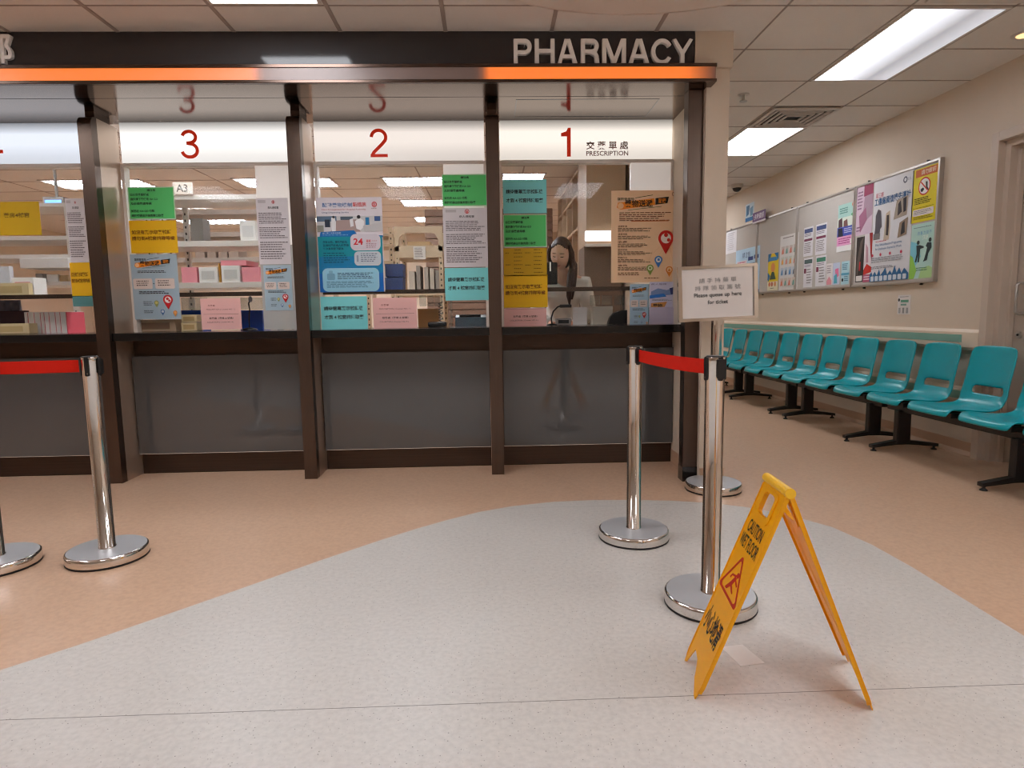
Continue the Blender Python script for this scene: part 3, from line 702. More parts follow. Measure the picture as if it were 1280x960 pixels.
# ================================================================== BENCHES
def seat_bm(yc):
    """one moulded seat shell, front edge towards -x"""
    prof = [(.000, .398), (.004, .418), (.022, .433), (.07, .437), (.14, .430), (.22, .420), (.30, .416), (.36, .422), (.405, .446), (.432, .485), (.443, .520), (.454, .572), (.464, .63), (.479, .70), (.490, .76), (.499, .81), (.505, .845), (.512, .858)]
    nv = 12; bm = bmesh.new(); grid = []
    L = len(prof)
    for i, (x, z) in enumerate(prof):
        row = []
        t = i/(L-1)
        wd = .216 if i < 7 else (.216-.012*math.sin(min(1, (i-6)/4)*PI) if i < 11 else .206)
        if i == 0: wd = .195
        if i == 1: wd = .205
        if i >= L-3: wd = .206-(.0, .012, .045)[i-(L-3)]
        for j in range(nv+1):
            s = -1+2*j/nv; y = s*wd; up = abs(s)**5
            dx = dz = 0
            if 2 <= i <= 8: dz = .012*up-(.006*(1-s*s) if i > 2 else 0)
            if i >= 9: dx = -.022*up+.014*(1-s*s)
            if i <= 2: dx = .018*s*s*s*s
            row.append(bm.verts.new((x+dx, yc+y, z+dz)))
        grid.append(row)
    for i in range(L-1):
        for j in range(nv):
            if i == 10 and 2 <= j <= nv-3: continue      # hand slot
            f = bm.faces.new((grid[i][j], grid[i][j+1], grid[i+1][j+1], grid[i+1][j])); f.smooth = True
    return bm
def make_bench():
    r = empty('bench_seating', (0, 0, 0), 'x', 'bench', 'teal bench seating along the corridor wall')
    # steel beam, two T-legs with levelling feet, three shells
    MB().box(.20, -.72, .315, .26, .72, .375, M['iron'], .006).build('beam', r)
    for yl in (-.565, .565):
        m = MB(); m.box(.175, yl-.03, .06, .285, yl+.03, .33, M['iron'], .012)
        m.prism([[(-.02, .028), (-.02, .052), (.18, .085), (.28, .085), (.52, .052), (.52, .028), (.28, .05), (.18, .05)]], lambda u, v, d: (u, d, v), yl-.024, yl+.024, M['iron'])
        lg = m.build('leg', r)
        for xf in (.005, .50):
            MB().lathe([(.022, 0), (.022, .006), (.009, .016), (.009, .032)], M['rubber'], (xf, yl, 0), 16).build('levelling_foot', lg)
    for ys in (-.505, 0, .505):
        o = MB().bm(seat_bm(ys), M['teal'], True).build('seat_shell', r)
        md = o.modifiers.new('thick', 'SOLIDIFY'); md.thickness = .013; md.offset = -1
        md = o.modifiers.new('smooth', 'SUBSURF'); md.levels = 1; md.render_levels = 1
        q = MB().box(.12, ys-.10, .372, .33, ys-.07, .405, M['iron']).box(.12, ys+.07, .372, .33, ys+.10, .405, M['iron'])
        q.build('seat_bracket', r)
    return r
bench = make_bench()
BX = 3.045
for i, (y, dz, lab) in enumerate(((4.262, 0, 'teal three-seat bench nearest the side door, in front of its frame'), (5.772, .022, 'teal three-seat bench second from the side door, its seats standing slightly higher'), (7.25, -.003, 'teal three-seat bench third from the side door'), (8.725, -.01, 'teal bench farthest down the corridor, partly behind the pier'), (2.75, 0, 'teal bench cut off by the right edge, only part of one seat in view'))):
    if i == 0: bench.location = (BX, y, 0); bench['label'] = lab
    else: b2 = dup(bench, (BX, y, 0), label=lab)

# ================================================================== NOTICE BOARDS ON THE CORRIDOR WALL
NX = WX-.028
def board(y0, y1, label, near=False):
    r = empty('notice_board', (WX, (y0+y1)/2, 1.345), label, 'notice board', 'grey notice boards')
    z0, z1 = 1.345, 2.333; t = .022
    MB().box(NX, y0+t, z0+t, WX, y1-t, z1-t, M['felt']).build('felt_panel', r)
    f = MB(); X0 = NX-.010
    f.box(X0, y0, z0, WX, y0+t, z1, M['alu'], .003).box(X0, y1-t, z0, WX, y1, z1, M['alu'], .003).box(X0, y0+t, z0, WX, y1-t, z0+t, M['alu'], .003).box(X0, y0+t, z1-t, WX, y1-t, z1, M['alu'], .003)
    f.build('board_frame', r)
    for yy in (y0+.18, y1-.18):
        MB().lathe([(.008, -.02), (.008, 0)], M['iron'], (WX, yy, z1+.012), 10, 0).build('clip', r)
        MB().lathe([(.008, -.02), (.008, 0)], M['iron'], (WX, yy, z0-.012), 10, 0).build('clip', r)
board(5.06, 6.235, 'grey felt notice board nearest the door, covered with large posters')
board(6.245, 7.41, 'grey felt notice board with small white cards, second from the door')
board(7.42, 8.53, 'grey felt notice board with a white chart and a yellow poster')
board(8.54, 9.70, 'grey felt notice board farthest along the corridor')
PX = NX-.0005
W_ = (238, 236, 236)
def wp(name, label, quad, base, prints, cat='poster', group=None, x=PX): return sheet(name, label, cat, quadX(quad, x), base, prints, group)
wp('poster', 'yellow warning poster with a red prohibition circle at the top right of the notice boards', ((1141, 211.5), (1172, 206), (1170.7, 274), (1139.5, 279)), (226, 208, 24), [
    ('r', .12, .02, .98, .16, (205, 104, 36)), ('t', '請勿餵飼', .35, .04, .92, .13, (250, 240, 210)), ('ring', .5, .35, .24, .205, (204, 48, 40)), ('c', .5, .35, .205, (236, 232, 226)),
    ('p', [(.55, .27), (.62, .28), (.63, .38), (.69, .44), (.58, .42), (.56, .34)], (24, 24, 24)), ('p', [(.36, .39), (.46, .37), (.5, .41), (.42, .45), (.36, .43)], (24, 24, 24)), ('ln', (.36, .26), (.64, .44), .012, (204, 48, 40)),
    ('l', .12, .55, .9, .68, 4, (60, 56, 20)), ('r', .08, .73, .92, .735, (60, 56, 20)), ('rr', .08, .76, .92, .88, (226, 222, 214), .04), ('l', .14, .78, .86, .87, 3, (120, 116, 110)), ('l', .12, .9, .9, .96, 2, (120, 110, 30))])
wp('poster', 'pale green poster of two dark figures fighting, below the yellow warning poster', ((1139, 281), (1169.5, 277), (1168, 346.5), (1137.5, 349)), (186, 222, 212), [
    ('p', [(0, .3), (.3, .35), (.45, .6), (.2, .8), (0, .85)], (128, 200, 216)), ('p', [(0, .55), (.12, .6), (.3, .85), (.2, 1), (0, 1)], (150, 205, 90)), ('p', [(.4, 1), (.5, .82), (.8, .78), (1, .84), (1, 1)], (176, 214, 150)), ('t', '向 暴 力 說 不', .28, .14, .84, .21, (96, 160, 196)), ('l', .1, .06, .9, .09, 1, (120, 150, 150)),
    ('c', .32, .34, .06, (40, 58, 60)), ('p', [(.25, .39), (.40, .39), (.56, .42), (.56, .45), (.42, .46), (.41, .54), (.40, .70), (.34, .70), (.34, .58), (.28, .70), (.22, .69), (.28, .54)], (40, 58, 60)),
    ('c', .80, .32, .06, (40, 58, 60)), ('p', [(.70, .36), (.86, .37), (.88, .46), (.76, .56), (.72, .68), (.56, .70), (.60, .66), (.66, .55), (.70, .45), (.64, .42)], (40, 58, 60)), ('t', 'STOP', .5, .22, .72, .30, (250, 250, 240)), ('l', .3, .8, .8, .88, 2, (80, 140, 110))])
wp('poster', 'large white programme poster with blue title and blue strip of figures along its foot', ((1091.5, 227.5), (1141, 213.5), (1138, 349), (1089.7, 352)), (222, 222, 226), [
    ('ring', .80, .07, .05, .03, (90, 90, 110)), ('l', .86, .06, .97, .09, 2, (150, 150, 160)), ('t', '第三期', .06, .12, .26, .17, (190, 40, 76)), ('t', '工傷僱員復康先導計', .03, .17, .95, .245, (44, 92, 140), .02),
    ('p', [(.08, .34), (.14, .28), (.22, .30), (.26, .46), (.22, .48), (.20, .56), (.06, .56), (.08, .46)], (88, 84, 92)), ('r', .04, .52, .22, .58, (120, 116, 116)), ('p', [(.36, .34), (.46, .32), (.48, .48), (.46, .60), (.32, .60), (.34, .45)], (196, 180, 160)), ('p', [(.38, .36), (.44, .36), (.45, .44), (.44, .56), (.38, .55)], (60, 50, 50)),
    ('p', [(.62, .24), (.90, .22), (.88, .40), (.56, .42), (.58, .36)], (170, 156, 142)), ('p', [(.66, .28), (.72, .25), (.76, .36), (.66, .39)], (60, 54, 56)), ('p', [(.78, .24), (.86, .23), (.86, .36), (.80, .37)], (44, 40, 46)), ('p', [(.72, .46), (.92, .42), (.90, .58), (.68, .60)], (150, 130, 112)), ('p', [(.78, .47), (.84, .45), (.86, .56), (.76, .58)], (56, 50, 52)),
    ('t', 'Pilot Rehabilitation Programme', .12, .625, .80, .655, (44, 92, 140), .01), ('t', 'for Employees Injured at Work', .12, .665, .80, .695, (44, 92, 140), .01), ('l', .12, .60, .5, .615, 1, (190, 40, 76)),
    ('c', .05, .735, .025, (190, 40, 76)), ('c', .27, .735, .025, (190, 40, 76)), ('c', .52, .735, .025, (190, 40, 76)), ('c', .80, .735, .025, (190, 40, 76)), ('l', .03, .76, .95, .82, 3, (150, 150, 156)), ('l', .03, .85, .8, .88, 2, (120, 120, 128)),
    ('p', [(0, .93), (.05, .90), (.08, .94), (.14, .90), (.2, .94), (.26, .88), (.3, .94), (.38, .9), (.42, .87), (.48, .94), (.55, .9), (.6, .94), (.66, .86), (.72, .93), (.78, .88), (.84, .94), (.9, .89), (1, .94), (1, 1), (0, 1)], (52, 106, 152))]
   +[('rr', .03+.12*i, .945, .12+.12*i, .995, (206, 216, 228), .015) for i in range(8)])
wp('poster', 'pink and mauve poster at the upper left corner of the nearest notice board', ((1071, 235), (1091.5, 229.5), (1090.5, 292), (1070, 294.5)), (214, 190, 206), [
    ('r', .45, 0, 1, .22, (156, 70, 100)), ('p', [(.5, .22), (1, .2), (1, .62), (.7, .7), (.45, .5)], (178, 150, 168)), ('p', [(.2, .6), (.6, .45), (.7, .7), (.3, .95)], (170, 110, 140)), ('l', .08, .1, .4, .5, 6, (130, 90, 120)), ('l', .08, .82, .4, .95, 2, (120, 80, 110))])
wp('poster', 'black poster strip at the lower left corner of the nearest notice board', ((1070.5, 297), (1080, 296), (1079.5, 352), (1070, 353)), (52, 44, 42), [('p', [(.5, .1), (.9, .0), (.5, .6), (.2, .9), (.1, .6)], (96, 86, 80)), ('r', .1, .86, .9, .98, (230, 224, 220)), ('r', .45, .55, .62, .75, (190, 50, 60))])
wp('poster', 'red and white poster beside the black strip at the foot of the nearest notice board', ((1080.3, 292), (1090.3, 291.5), (1089.5, 352), (1079.8, 353)), (226, 214, 218), [('p', [(.6, 0), (1, 0), (1, .6), (.8, .4)], (150, 36, 40)), ('p', [(0, .75), (.4, .62), (1, .7), (1, .8), (0, .85)], (204, 52, 44)), ('p', [(.2, .2), (.5, .3), (.6, .6), (.3, .6)], (196, 150, 160)), ('r', 0, .84, 1, 1, (186, 100, 130)), ('l', .1, .88, .9, .98, 2, (240, 220, 230))])
wp('poster', 'green blue and pink health poster on the small-card notice board', ((1047.5, 255.5), (1070, 252.8), (1068.3, 312), (1047, 315)), (170, 208, 200), [
    ('c', .88, .05, .09, (220, 96, 60)), ('l', .1, .08, .7, .22, 3, (70, 130, 120)), ('r', 0, .28, 1, .48, (216, 226, 214)), ('p', [(.05, .32), (.25, .28), (.3, .48), (.05, .48)], (86, 66, 70)), ('p', [(.35, .36), (.55, .33), (.6, .48), (.35, .48)], (120, 84, 80)), ('p', [(.75, .25), (.95, .2), (.9, .34)], (70, 150, 90)),
    ('r', 0, .48, 1, .68, (70, 84, 176)), ('p', [(.05, .5), (.3, .5), (.35, .68), (.05, .7)], (40, 40, 60)), ('l', .4, .52, .95, .64, 3, (220, 220, 240)), ('r', 0, .68, 1, .88, (224, 160, 200)), ('l', .1, .72, .9, .86, 3, (170, 70, 130)), ('r', 0, .88, 1, 1, W_), ('r', .78, .76, .93, .86, (240, 236, 236))])
cards = [((1005, 284.7), (1016.6, 283), (1016, 319), (1004.7, 321.3), 'topmost left'), ((1020, 280.5), (1033.7, 278.5), (1033, 317), (1019.6, 318.6), 'topmost right'), ((1004.8, 323), (1016, 321.5), (1015.5, 358.5), (1004.4, 359.5), 'bottom left'), ((1019.8, 320.5), (1033, 318.5), (1032, 357.2), (1019.5, 358.3), 'bottom right')]
hc = [(70, 84, 130), (70, 84, 130), (78, 96, 96), (70, 130, 110)]
for k, (a, b, c, d, lab) in enumerate(cards):
    wp('notice_card', 'white notice card with dark heading, %s of the block of four' % lab, (a, b, c, d), (222, 220, 224), [('r', .06, .06, .94, .2, hc[k]), ('l', .06, .24, .94, .34, 2, (120, 110, 130)), ('r', .06, .40 if k < 2 else .36, .94 if k < 2 else .3, .48 if k < 2 else .52, (120, 50, 80)), ('l', .36 if k > 1 else .1, .54 if k < 2 else .38, .94, .92, 6, (140, 130, 130))], 'notice', 'white cards on the notice board')
wp('notice_card', 'small white leaflet with pink print beside the block of four cards', ((1033, 329.7), (1041, 329), (1040.6, 356), (1032.8, 356.8)), (226, 220, 220), [('l', .1, .1, .9, .5, 4, (150, 140, 150)), ('p', [(.1, .8), (.5, .6), (.9, .8), (.9, .98), (.1, .98)], (220, 150, 160))], 'notice')
wp('notice_card', 'small leaflet in pink and blue beside the pale blue leaflet', ((1041.4, 328.9), (1050, 328), (1049.5, 355.4), (1041, 356)), (196, 206, 226), [('p', [(.3, .3), (.8, .25), (.9, .6), (.5, .7)], (220, 120, 160)), ('p', [(.2, .6), (.6, .5), (.7, .95), (.2, .95)], (90, 170, 190))], 'notice')
wp('notice_card', 'pale blue leaflet nearest the pink poster at the foot of the second board', ((1052, 327), (1062, 326), (1061.5, 355), (1051.5, 356)), (176, 212, 222), [('l', .1, .1, .9, .4, 4, (60, 120, 150)), ('r', .0, .5, 1, .6, (90, 160, 190)), ('l', .4, .65, .9, .9, 3, (60, 120, 150)), ('c', .2, .8, .12, (40, 50, 60))], 'notice')
wp('poster', 'narrow yellow and blue poster on the third notice board', ((959.6, 317.5), (973, 316), (972.7, 362.5), (960.4, 363.5)), (228, 200, 50), [('p', [(0, 0), (.3, 0), (.15, .2), (0, .22)], (40, 110, 160)), ('p', [(.6, 0), (1, 0), (1, .2)], (40, 110, 160)), ('r', .1, .1, .9, .2, (70, 140, 190)), ('c', .5, .38, .2, (226, 150, 90)), ('p', [(.0, .5), (.25, .6), (.1, .75), (0, .7)], (40, 110, 160)), ('p', [(.4, .5), (.6, .5), (.8, .7), (.2, .7)], (70, 90, 70)), ('r', 0, .76, 1, 1, (232, 226, 200)), ('c', .2, .83, .1, (210, 130, 90)), ('c', .45, .83, .1, (190, 110, 80)), ('c', .75, .83, .1, (220, 150, 100)), ('l', .3, .93, .7, .97, 1, (60, 60, 60))])
chart = [('l', .15, .04, .85, .08, 1, (140, 130, 130))]
for rr_ in range(4):
    for cc in range(4):
        chart.append(('rr', .08+.22*cc, .20+.195*rr_, .26+.22*cc, .345+.195*rr_, [(206, 196, 190), (212, 214, 206), (198, 210, 220), (220, 206, 196)][rr_], .02))
        chart.append(('p', [(.11+.22*cc, .34+.195*rr_), (.13+.22*cc, .27+.195*rr_), (.2+.22*cc, .23+.195*rr_), (.22+.22*cc, .33+.195*rr_)], [(212, 120, 100), (100, 110, 130), (230, 170, 90), (120, 170, 160), (90, 140, 190), (220, 150, 140)][(rr_*2+cc*3) % 6]))
wp('poster', 'tall white chart of sixteen small pictures on the third notice board', ((974.6, 295), (998, 291), (997.3, 361.3), (975, 362.5)), (226, 224, 222), chart)
wp('poster', 'pale blue information poster on the farthest notice board beside the framed sign', ((919.7, 312), (949.7, 308.7), (949.3, 366), (919.4, 367)), (186, 216, 238), [('t', '請注意', .3, .08, .62, .2, (60, 80, 130)), ('r', .06, .26, .48, .5, (230, 220, 226)), ('l', .1, .28, .44, .48, 3, (190, 90, 120)), ('r', .54, .2, .74, .28, (60, 80, 140)), ('r', .78, .18, .96, .26, (60, 80, 140)), ('l', .54, .34, .95, .5, 3, (90, 110, 150)), ('r', 0, .93, 1, 1, (50, 56, 120))])
wp('poster', 'plain white sheet at the far end of the farthest notice board', ((908, 290), (921, 286.8), (920.5, 315), (907.5, 318)), (226, 224, 228), [('l', .15, .1, .85, .9, 9, (190, 186, 192))])
wp('poster', 'small blue and white poster on the wall above the far notice board', ((932, 255.6), (942.7, 252.8), (942.5, 275), (932.2, 277.5)), (196, 214, 226), [('p', [(.1, .1), (.5, .1), (.4, .6), (.1, .7)], (60, 110, 150)), ('p', [(.5, .3), (.9, .2), (.9, .7), (.6, .75)], (110, 150, 180)), ('r', 0, .78, 1, 1, (40, 110, 170))], x=WX-.001)
bs = wp('blade_sign', 'purple sign with white characters above the far notice board', ((941, 266), (957, 262), (957, 276), (941, 279.5)), (110, 66, 122), [('t', '健康資訊', .1, .15, .9, .68, (236, 226, 240), .01), ('r', 0, .84, 1, 1, (230, 222, 232))], 'sign', x=NX-.03)
wp('wall_notice', 'small white paper notice on the wall below the nearest notice board', ((1122.5, 369.5), (1138.5, 368), (1138, 392), (1122, 393.5)), (222, 216, 212), [('l', .15, .08, .9, .14, 1, (90, 90, 90)), ('c', .1, .25, .08, (50, 50, 50)), ('r', .25, .25, .85, .38, (100, 150, 130)), ('r', .25, .45, .7, .55, (130, 160, 150)), ('r', .1, .66, .26, .95, (170, 166, 164)), ('r', .4, .66, .56, .95, (150, 146, 144)), ('r', .7, .66, .86, .95, (160, 156, 154))], 'notice', x=WX-.001)

# ================================================================== NOTICES ON THE WINDOWS
NY = WY-.0195
GREEN, YEL, CYAN, PINK, GREY = (92, 206, 116), (238, 188, 28), (134, 222, 224), (240, 188, 182), (218, 213, 216)
INKD = (30, 34, 34)
def wn(name, label, pts, base, prints, group=None, cat='notice', border=None, y=NY): return sheet(name, label, cat, quadY(pts, y), base, prints, group, border=border)
def green(label, pts):
    return wn('green_notice', label, pts, GREEN, [('t', '請注意', .42, .07, .60, .14, INKD, .02), ('t', '如已交藥單輪候', .05, .20, .45, .28, INKD, .016), ('t', '請繼續下載使用 HA GO', .05, .335, .64, .415, INKD, .016), ('t', '及於領藥處等候', .05, .47, .50, .55, INKD, .016),
        ('t', '如已在 HA GO 付款', .05, .70, .55, .78, INKD, .016), ('t', '請於號碼出示後到窗口取藥', .05, .84, .74, .92, INKD, .016)], 'green notices', border=(196, 222, 190))
def yellow(label, pts): return wn('yellow_notice', label, pts, YEL, [('t', '如沒有顯示取藥號碼', .04, .29, .88, .42, (128, 72, 10), .024), ('t', '請勿到4號窗排隊等候', .04, .48, .95, .61, (128, 72, 10), .024)], 'yellow notices')
def cyan(label, pts): return wn('cyan_notice', label, pts, CYAN, [('t', '請待螢幕顯示號碼後', .07, .29, .92, .42, INKD, .022), ('t', '才到 4 號窗排隊取藥', .07, .55, .92, .68, INKD, .022)], 'cyan notices')
def pinkn(label, pts): return wn('pink_notice', label, pts, PINK, [('t', '交藥單', .18, .20, .36, .26, (150, 60, 54), .01), ('t', 'PRESCRIPTION ( Counter NO. 1 )', .14, .33, .86, .385, (150, 60, 54)), ('r', .06, .50, .94, .51, (170, 110, 104)), ('t', '取藥處（藥單 & 號碼）', .20, .60, .80, .67, (96, 40, 36), .012), ('t', 'COLLECTION ( Counter NO. 4 )', .14, .74, .80, .795, (120, 50, 44))], 'pink notices')
def grey(label, pts):
    return wn('printed_notice', label, pts, GREY, [('rr', .06, .03, .30, .075, (190, 184, 186), .01), ('ring', .54, .06, .05, .035, (190, 60, 70)), ('r', .525, .045, .555, .085, (190, 60, 70)), ('t', '病人通知書', .36, .125, .70, .165, (60, 56, 60), .01),
        ('l', .06, .22, .94, .40, 6, (110, 104, 108)), ('l', .06, .44, .94, .62, 6, (110, 104, 108)), ('l', .06, .66, .94, .94, 8, (116, 110, 114))], 'white printed notices')
def delivery(label, pts, base, full=False, name='delivery_poster'):
    dk, og = (40, 30, 26), (240, 140, 34)
    pr = [('t', '醫院管理局', .09, .075 if full else .06, .34, .105 if full else .10, dk, .012), ('ln', (.36, .08), (.62, .05), .003, dk),
          ('p', [(.10, .13), (.64, .085), (.66, .155), (.14, .205), (.08, .18)], og), ('p', [(.66, .085), (.86, .07), (.84, .14), (.66, .155)], dk), ('c', .14, .165, .045, (250, 200, 150)),
          ('t', '藥物送遞', .20, .10, .62, .18, dk, .02), ('t', '服務', .70, .085, .82, .14, og, .015), ('ln', (.25, .21), (.75, .175), .002, dk)]
    if full:
        pr += [('l', .12, .235, .90, .34, 5, (120, 60, 30)), ('r', .30, .325, .86, .335, (190, 110, 50))]
        for k in range(6): pr += [('t', ['送遞對象', '送遞地區', '收費', '服務時間', '申請方法', '查詢'][k], .10, .375+.085*k, .24, .395+.085*k, (110, 46, 20), .012), ('l', .10, .405+.085*k, .62, .45+.085*k, 3, (90, 50, 30))]
        pr += [('l', .10, .89, .5, .93, 2, (120, 70, 40)), ('l', .50, .95, .8, .97, 1, (120, 70, 40))]
        for a_, b_, c_, d_ in ((.72, .62, .60, .70), (.88, .62, .92, .74), (.62, .66, .55, .80), (.80, .62, .72, .70)): pr.append(('ln', (a_, b_), (c_, d_), .0015, (230, 190, 150)))
        pr += [('pin', .82, .52, .115, (206, 44, 34), (244, 230, 220)), ('c', .82, .485, .03, (206, 44, 34)), ('c', .86, .54, .025, (206, 44, 34)), ('pin', .71, .755, .058, (70, 124, 190), (240, 232, 224)), ('r', .695, .74, .73, .765, (70, 124, 190)), ('pin', .585, .845, .052, (140, 160, 70), (236, 230, 200)), ('c', .585, .845, .018, (140, 160, 70)), ('pin', .875, .865, .052, (226, 140, 50), (246, 214, 170)), ('p', [(.855, .87), (.875, .85), (.895, .87), (.89, .885), (.86, .885)], (226, 140, 50)), ('ring', .93, .045, .03, .022, (150, 90, 70))]
    else:
        pr += [('l', .14, .25, .76, .295, 2, (60, 60, 64)), ('rr', .03, .37, .44, .53, (222, 208, 200), .03), ('rr', .50, .37, .92, .53, (222, 208, 200), .03), ('l', .10, .40, .38, .50, 3, (80, 70, 70)), ('l', .56, .40, .86, .50, 3, (80, 70, 70)), ('c', .47, .45, .012, (60, 60, 64)),
               ('l', .14, .565, .86, .62, 2, (60, 60, 64)), ('l', .22, .72, .42, .80, 3, (80, 90, 100)), ('l', .22, .86, .46, .92, 2, (80, 90, 100)),
               ('pin', .75, .70, .105, (200, 36, 44), (244, 230, 226)), ('c', .74, .685, .03, (200, 36, 44)), ('c', .78, .715, .025, (200, 36, 44)), ('pin', .50, .745, .05, (150, 160, 96), (210, 200, 130)), ('pin', .62, .88, .045, (70, 110, 160), (210, 220, 230)), ('pin', .89, .90, .045, (226, 150, 80), (240, 180, 110))]
    return wn(name, label, pts, base, pr, 'medicine delivery posters', 'poster')
# window 3
green('green notice with white border at the top left of window 3', ((159.6, 233.7), (217.7, 233.3), (219.6, 274), (161.8, 274.6)))
yellow('yellow notice under the green one at the left of window 3', ((161.7, 276), (221, 275.4), (222, 316), (163.9, 316.6)))
delivery('pale blue medicine delivery poster at the left of window 3', ((164.4, 318), (222.9, 317.7), (224.5, 399), (167, 399)), (168, 188, 200))
grey('white printed notice at the top right of window 3', ((320.5, 247.5), (360.3, 247.5), (363.3, 330), (323.7, 330.5)))
delivery('pale blue medicine delivery poster at the right edge of window 3', ((330, 331.5), (364.5, 331.5), (366, 387.5), (331, 388.5)), (172, 194, 206))
pinkn('pink counter notice standing in the slot of window 3', ((251.4, 373), (301.4, 373), (301.6, 411.8), (251.6, 411.8)))
# window 4
wn('window_number_notice', 'yellow notice naming window 4, hung high on window 4', ((-10, 252.5), (49.5, 252), (51.5, 293.6), (-8, 294.5)), (200, 162, 26), [('t', '藥房4號窗', .24, .33, .78, .47, (100, 70, 20), .015)])
grey('white printed notice at the right edge of window 4', ((83, 248), (105.5, 248), (110.5, 327.5), (86.7, 327.8)))
yellow('yellow notice at the right edge of window 4', ((87.5, 328.3), (112, 328.3), (115.5, 369.8), (90, 369.8)))
wn('teal_card', 'blank teal card below the yellow notice of window 4', ((91, 370.4), (116, 370.4), (116.5, 383), (91.5, 383)), (92, 146, 146), [('r', .1, .85, .9, .9, (110, 160, 160))])
# window 2
bp = [('t', '配發藥物機制', .09, .055, .545, .10, (40, 96, 158), .015), ('t', '新措施', .555, .05, .76, .10, (206, 66, 66), .015), ('t', 'New Arrangement for Hospital Authority', .085, .117, .755, .137, (180, 92, 92), .005), ('t', 'Drug Dispensing Service', .085, .148, .49, .168, (70, 90, 130), .005),
      ('ring', .885, .075, .04, .026, (206, 60, 70)), ('r', .877, .06, .893, .09, (206, 60, 70)), ('l', .84, .115, .94, .13, 1, (150, 120, 124)),
      ('r', 0, .195, 1, .36, (204, 204, 206)), ('r', .0, .195, .3, .25, (92, 116, 140)), ('r', .12, .23, .20, .31, (48, 58, 74)), ('p', [(.2, .36), (.30, .24), (.60, .23), (.66, .36)], (172, 150, 146)), ('r', .36, .2, .55, .235, (84, 96, 110)), ('p', [(.22, .21), (.27, .20), (.29, .26), (.28, .36), (.22, .36)], (228, 228, 230)), ('c', .255, .205, .018, (40, 36, 40)),
      ('p', [(.5, .23), (.55, .22), (.56, .3), (.51, .31)], (226, 226, 228)), ('p', [(.58, .25), (.66, .215), (.72, .25), (.71, .31), (.66, .345), (.6, .33)], (236, 236, 238)), ('c', .64, .205, .028, (34, 30, 34)), ('r', .74, .21, .80, .29, (40, 120, 170)), ('p', [(.70, .30), (1, .26), (1, .36), (.72, .36)], (196, 194, 196)), ('r', .88, .2, .97, .25, (60, 90, 140)), ('r', .0, .29, .1, .36, (150, 150, 140)),
      ('p', [(.03, .415), (.05, .36), (.56, .345), (.62, .40), (1, .40), (1, .42), (.03, .42)], (24, 108, 180)), ('t', '由二零二五年五月起', .08, .365, .36, .38, (220, 234, 244), .01), ('l', .08, .39, .5, .405, 1, (120, 180, 220)),
      ('r', 0, .41, .985, 1, (20, 144, 160)), ('r', 0, .62, .985, 1, (26, 128, 178)), ('r', 0, .80, .985, 1, (24, 104, 186)), ('rr', .50, .385, .96, .56, (214, 206, 214), .08), ('t', '24', .545, .43, .69, .50, (200, 36, 50), .025), ('t', '星期', .74, .445, .81, .475, (206, 66, 66), .015), ('l', .74, .485, .92, .54, 3, (170, 120, 130)), ('l', .83, .455, .92, .47, 1, (200, 120, 120)),
      ('rr', .55, .57, .96, .72, (196, 206, 214), .06), ('l', .65, .59, .92, .69, 5, (110, 120, 140)), ('rr', .585, .61, .615, .68, (150, 160, 176), .01),
      ('t', '所有出院、專科門診及', .08, .455, .45, .48, (16, 60, 78), .012), ('t', '普通科門診病人的藥物', .08, .49, .47, .515, (16, 60, 78), .012), ('t', '每次最長配發期為', .08, .525, .39, .55, (16, 60, 78), .012), ('l', .08, .58, .5, .70, 5, (26, 96, 116)),
      ('rr', .05, .745, .92, .995, (150, 204, 226), .08), ('rr', .12, .80, .24, .87, (120, 170, 196), .02), ('rr', .15, .77, .21, .80, (130, 180, 204), .01), ('l', .28, .795, .84, .87, 4, (50, 90, 120)), ('l', .11, .885, .86, .96, 5, (80, 130, 160))]
wn('service_poster', 'large blue and white hospital dispensing poster at the left of window 2', ((396, 246.8), (478.5, 246.8), (480, 365), (399.5, 365)), (226, 220, 226), bp, cat='poster', y=NY-.003)
cyan('cyan notice standing in the slot at the left of window 2', ((401, 370.8), (459, 370.4), (459.7, 412), (401.7, 412.3)))
pinkn('pink counter notice standing in the slot of window 2', ((466.4, 372.2), (521, 372), (521.5, 411.3), (467, 411.5)))
green('green notice at the top right of window 2', ((551.7, 218), (608.3, 217.2), (609.5, 257.4), (553, 258.4)))
grey('white printed notice at the right of window 2 between green and cyan sheets', ((553, 260), (609.8, 259.6), (610.5, 333.6), (555.6, 334)))
cyan('cyan notice under the white printed notice at the right of window 2', ((556, 335), (610.3, 334.6), (611, 375.3), (556.5, 375.5)))
# window 1
cyan('cyan notice at the top left of window 1', ((628.5, 224.4), (683.5, 224.4), (683, 266.5), (628.9, 267)))
green('green notice in the column of sheets at the left of window 1', ((628.7, 268), (683.5, 267.7), (683.5, 308.6), (629.4, 309.6)))
tb = [('t', '號碼', .25, .04, .40, .09, (110, 70, 20)), ('t', '窗口', .70, .04, .84, .09, (110, 70, 20))]
for k in range(6): tb += [('l', .24, .16+.14*k, .46, .22+.14*k, 1, (120, 80, 24)), ('l', .70, .16+.14*k, .92, .22+.14*k, 1, (120, 80, 24))]
tb += [('l', .04, .16, .16, .22, 1, (120, 80, 24)), ('l', .5, .16, .62, .22, 1, (120, 80, 24)), ('l', .04, .58, .18, .64, 1, (120, 80, 24)), ('l', .5, .6, .64, .66, 1, (120, 80, 24))]
wn('yellow_table_notice', 'yellow notice with a printed table at the left of window 1', ((629.4, 310.6), (683.5, 309.6), (683.5, 345), (629.6, 345)), (206, 164, 30), tb)
yellow('yellow notice under the printed table at the left of window 1', ((629.4, 344.2), (684.6, 343.6), (684.2, 384), (630, 384.6)))
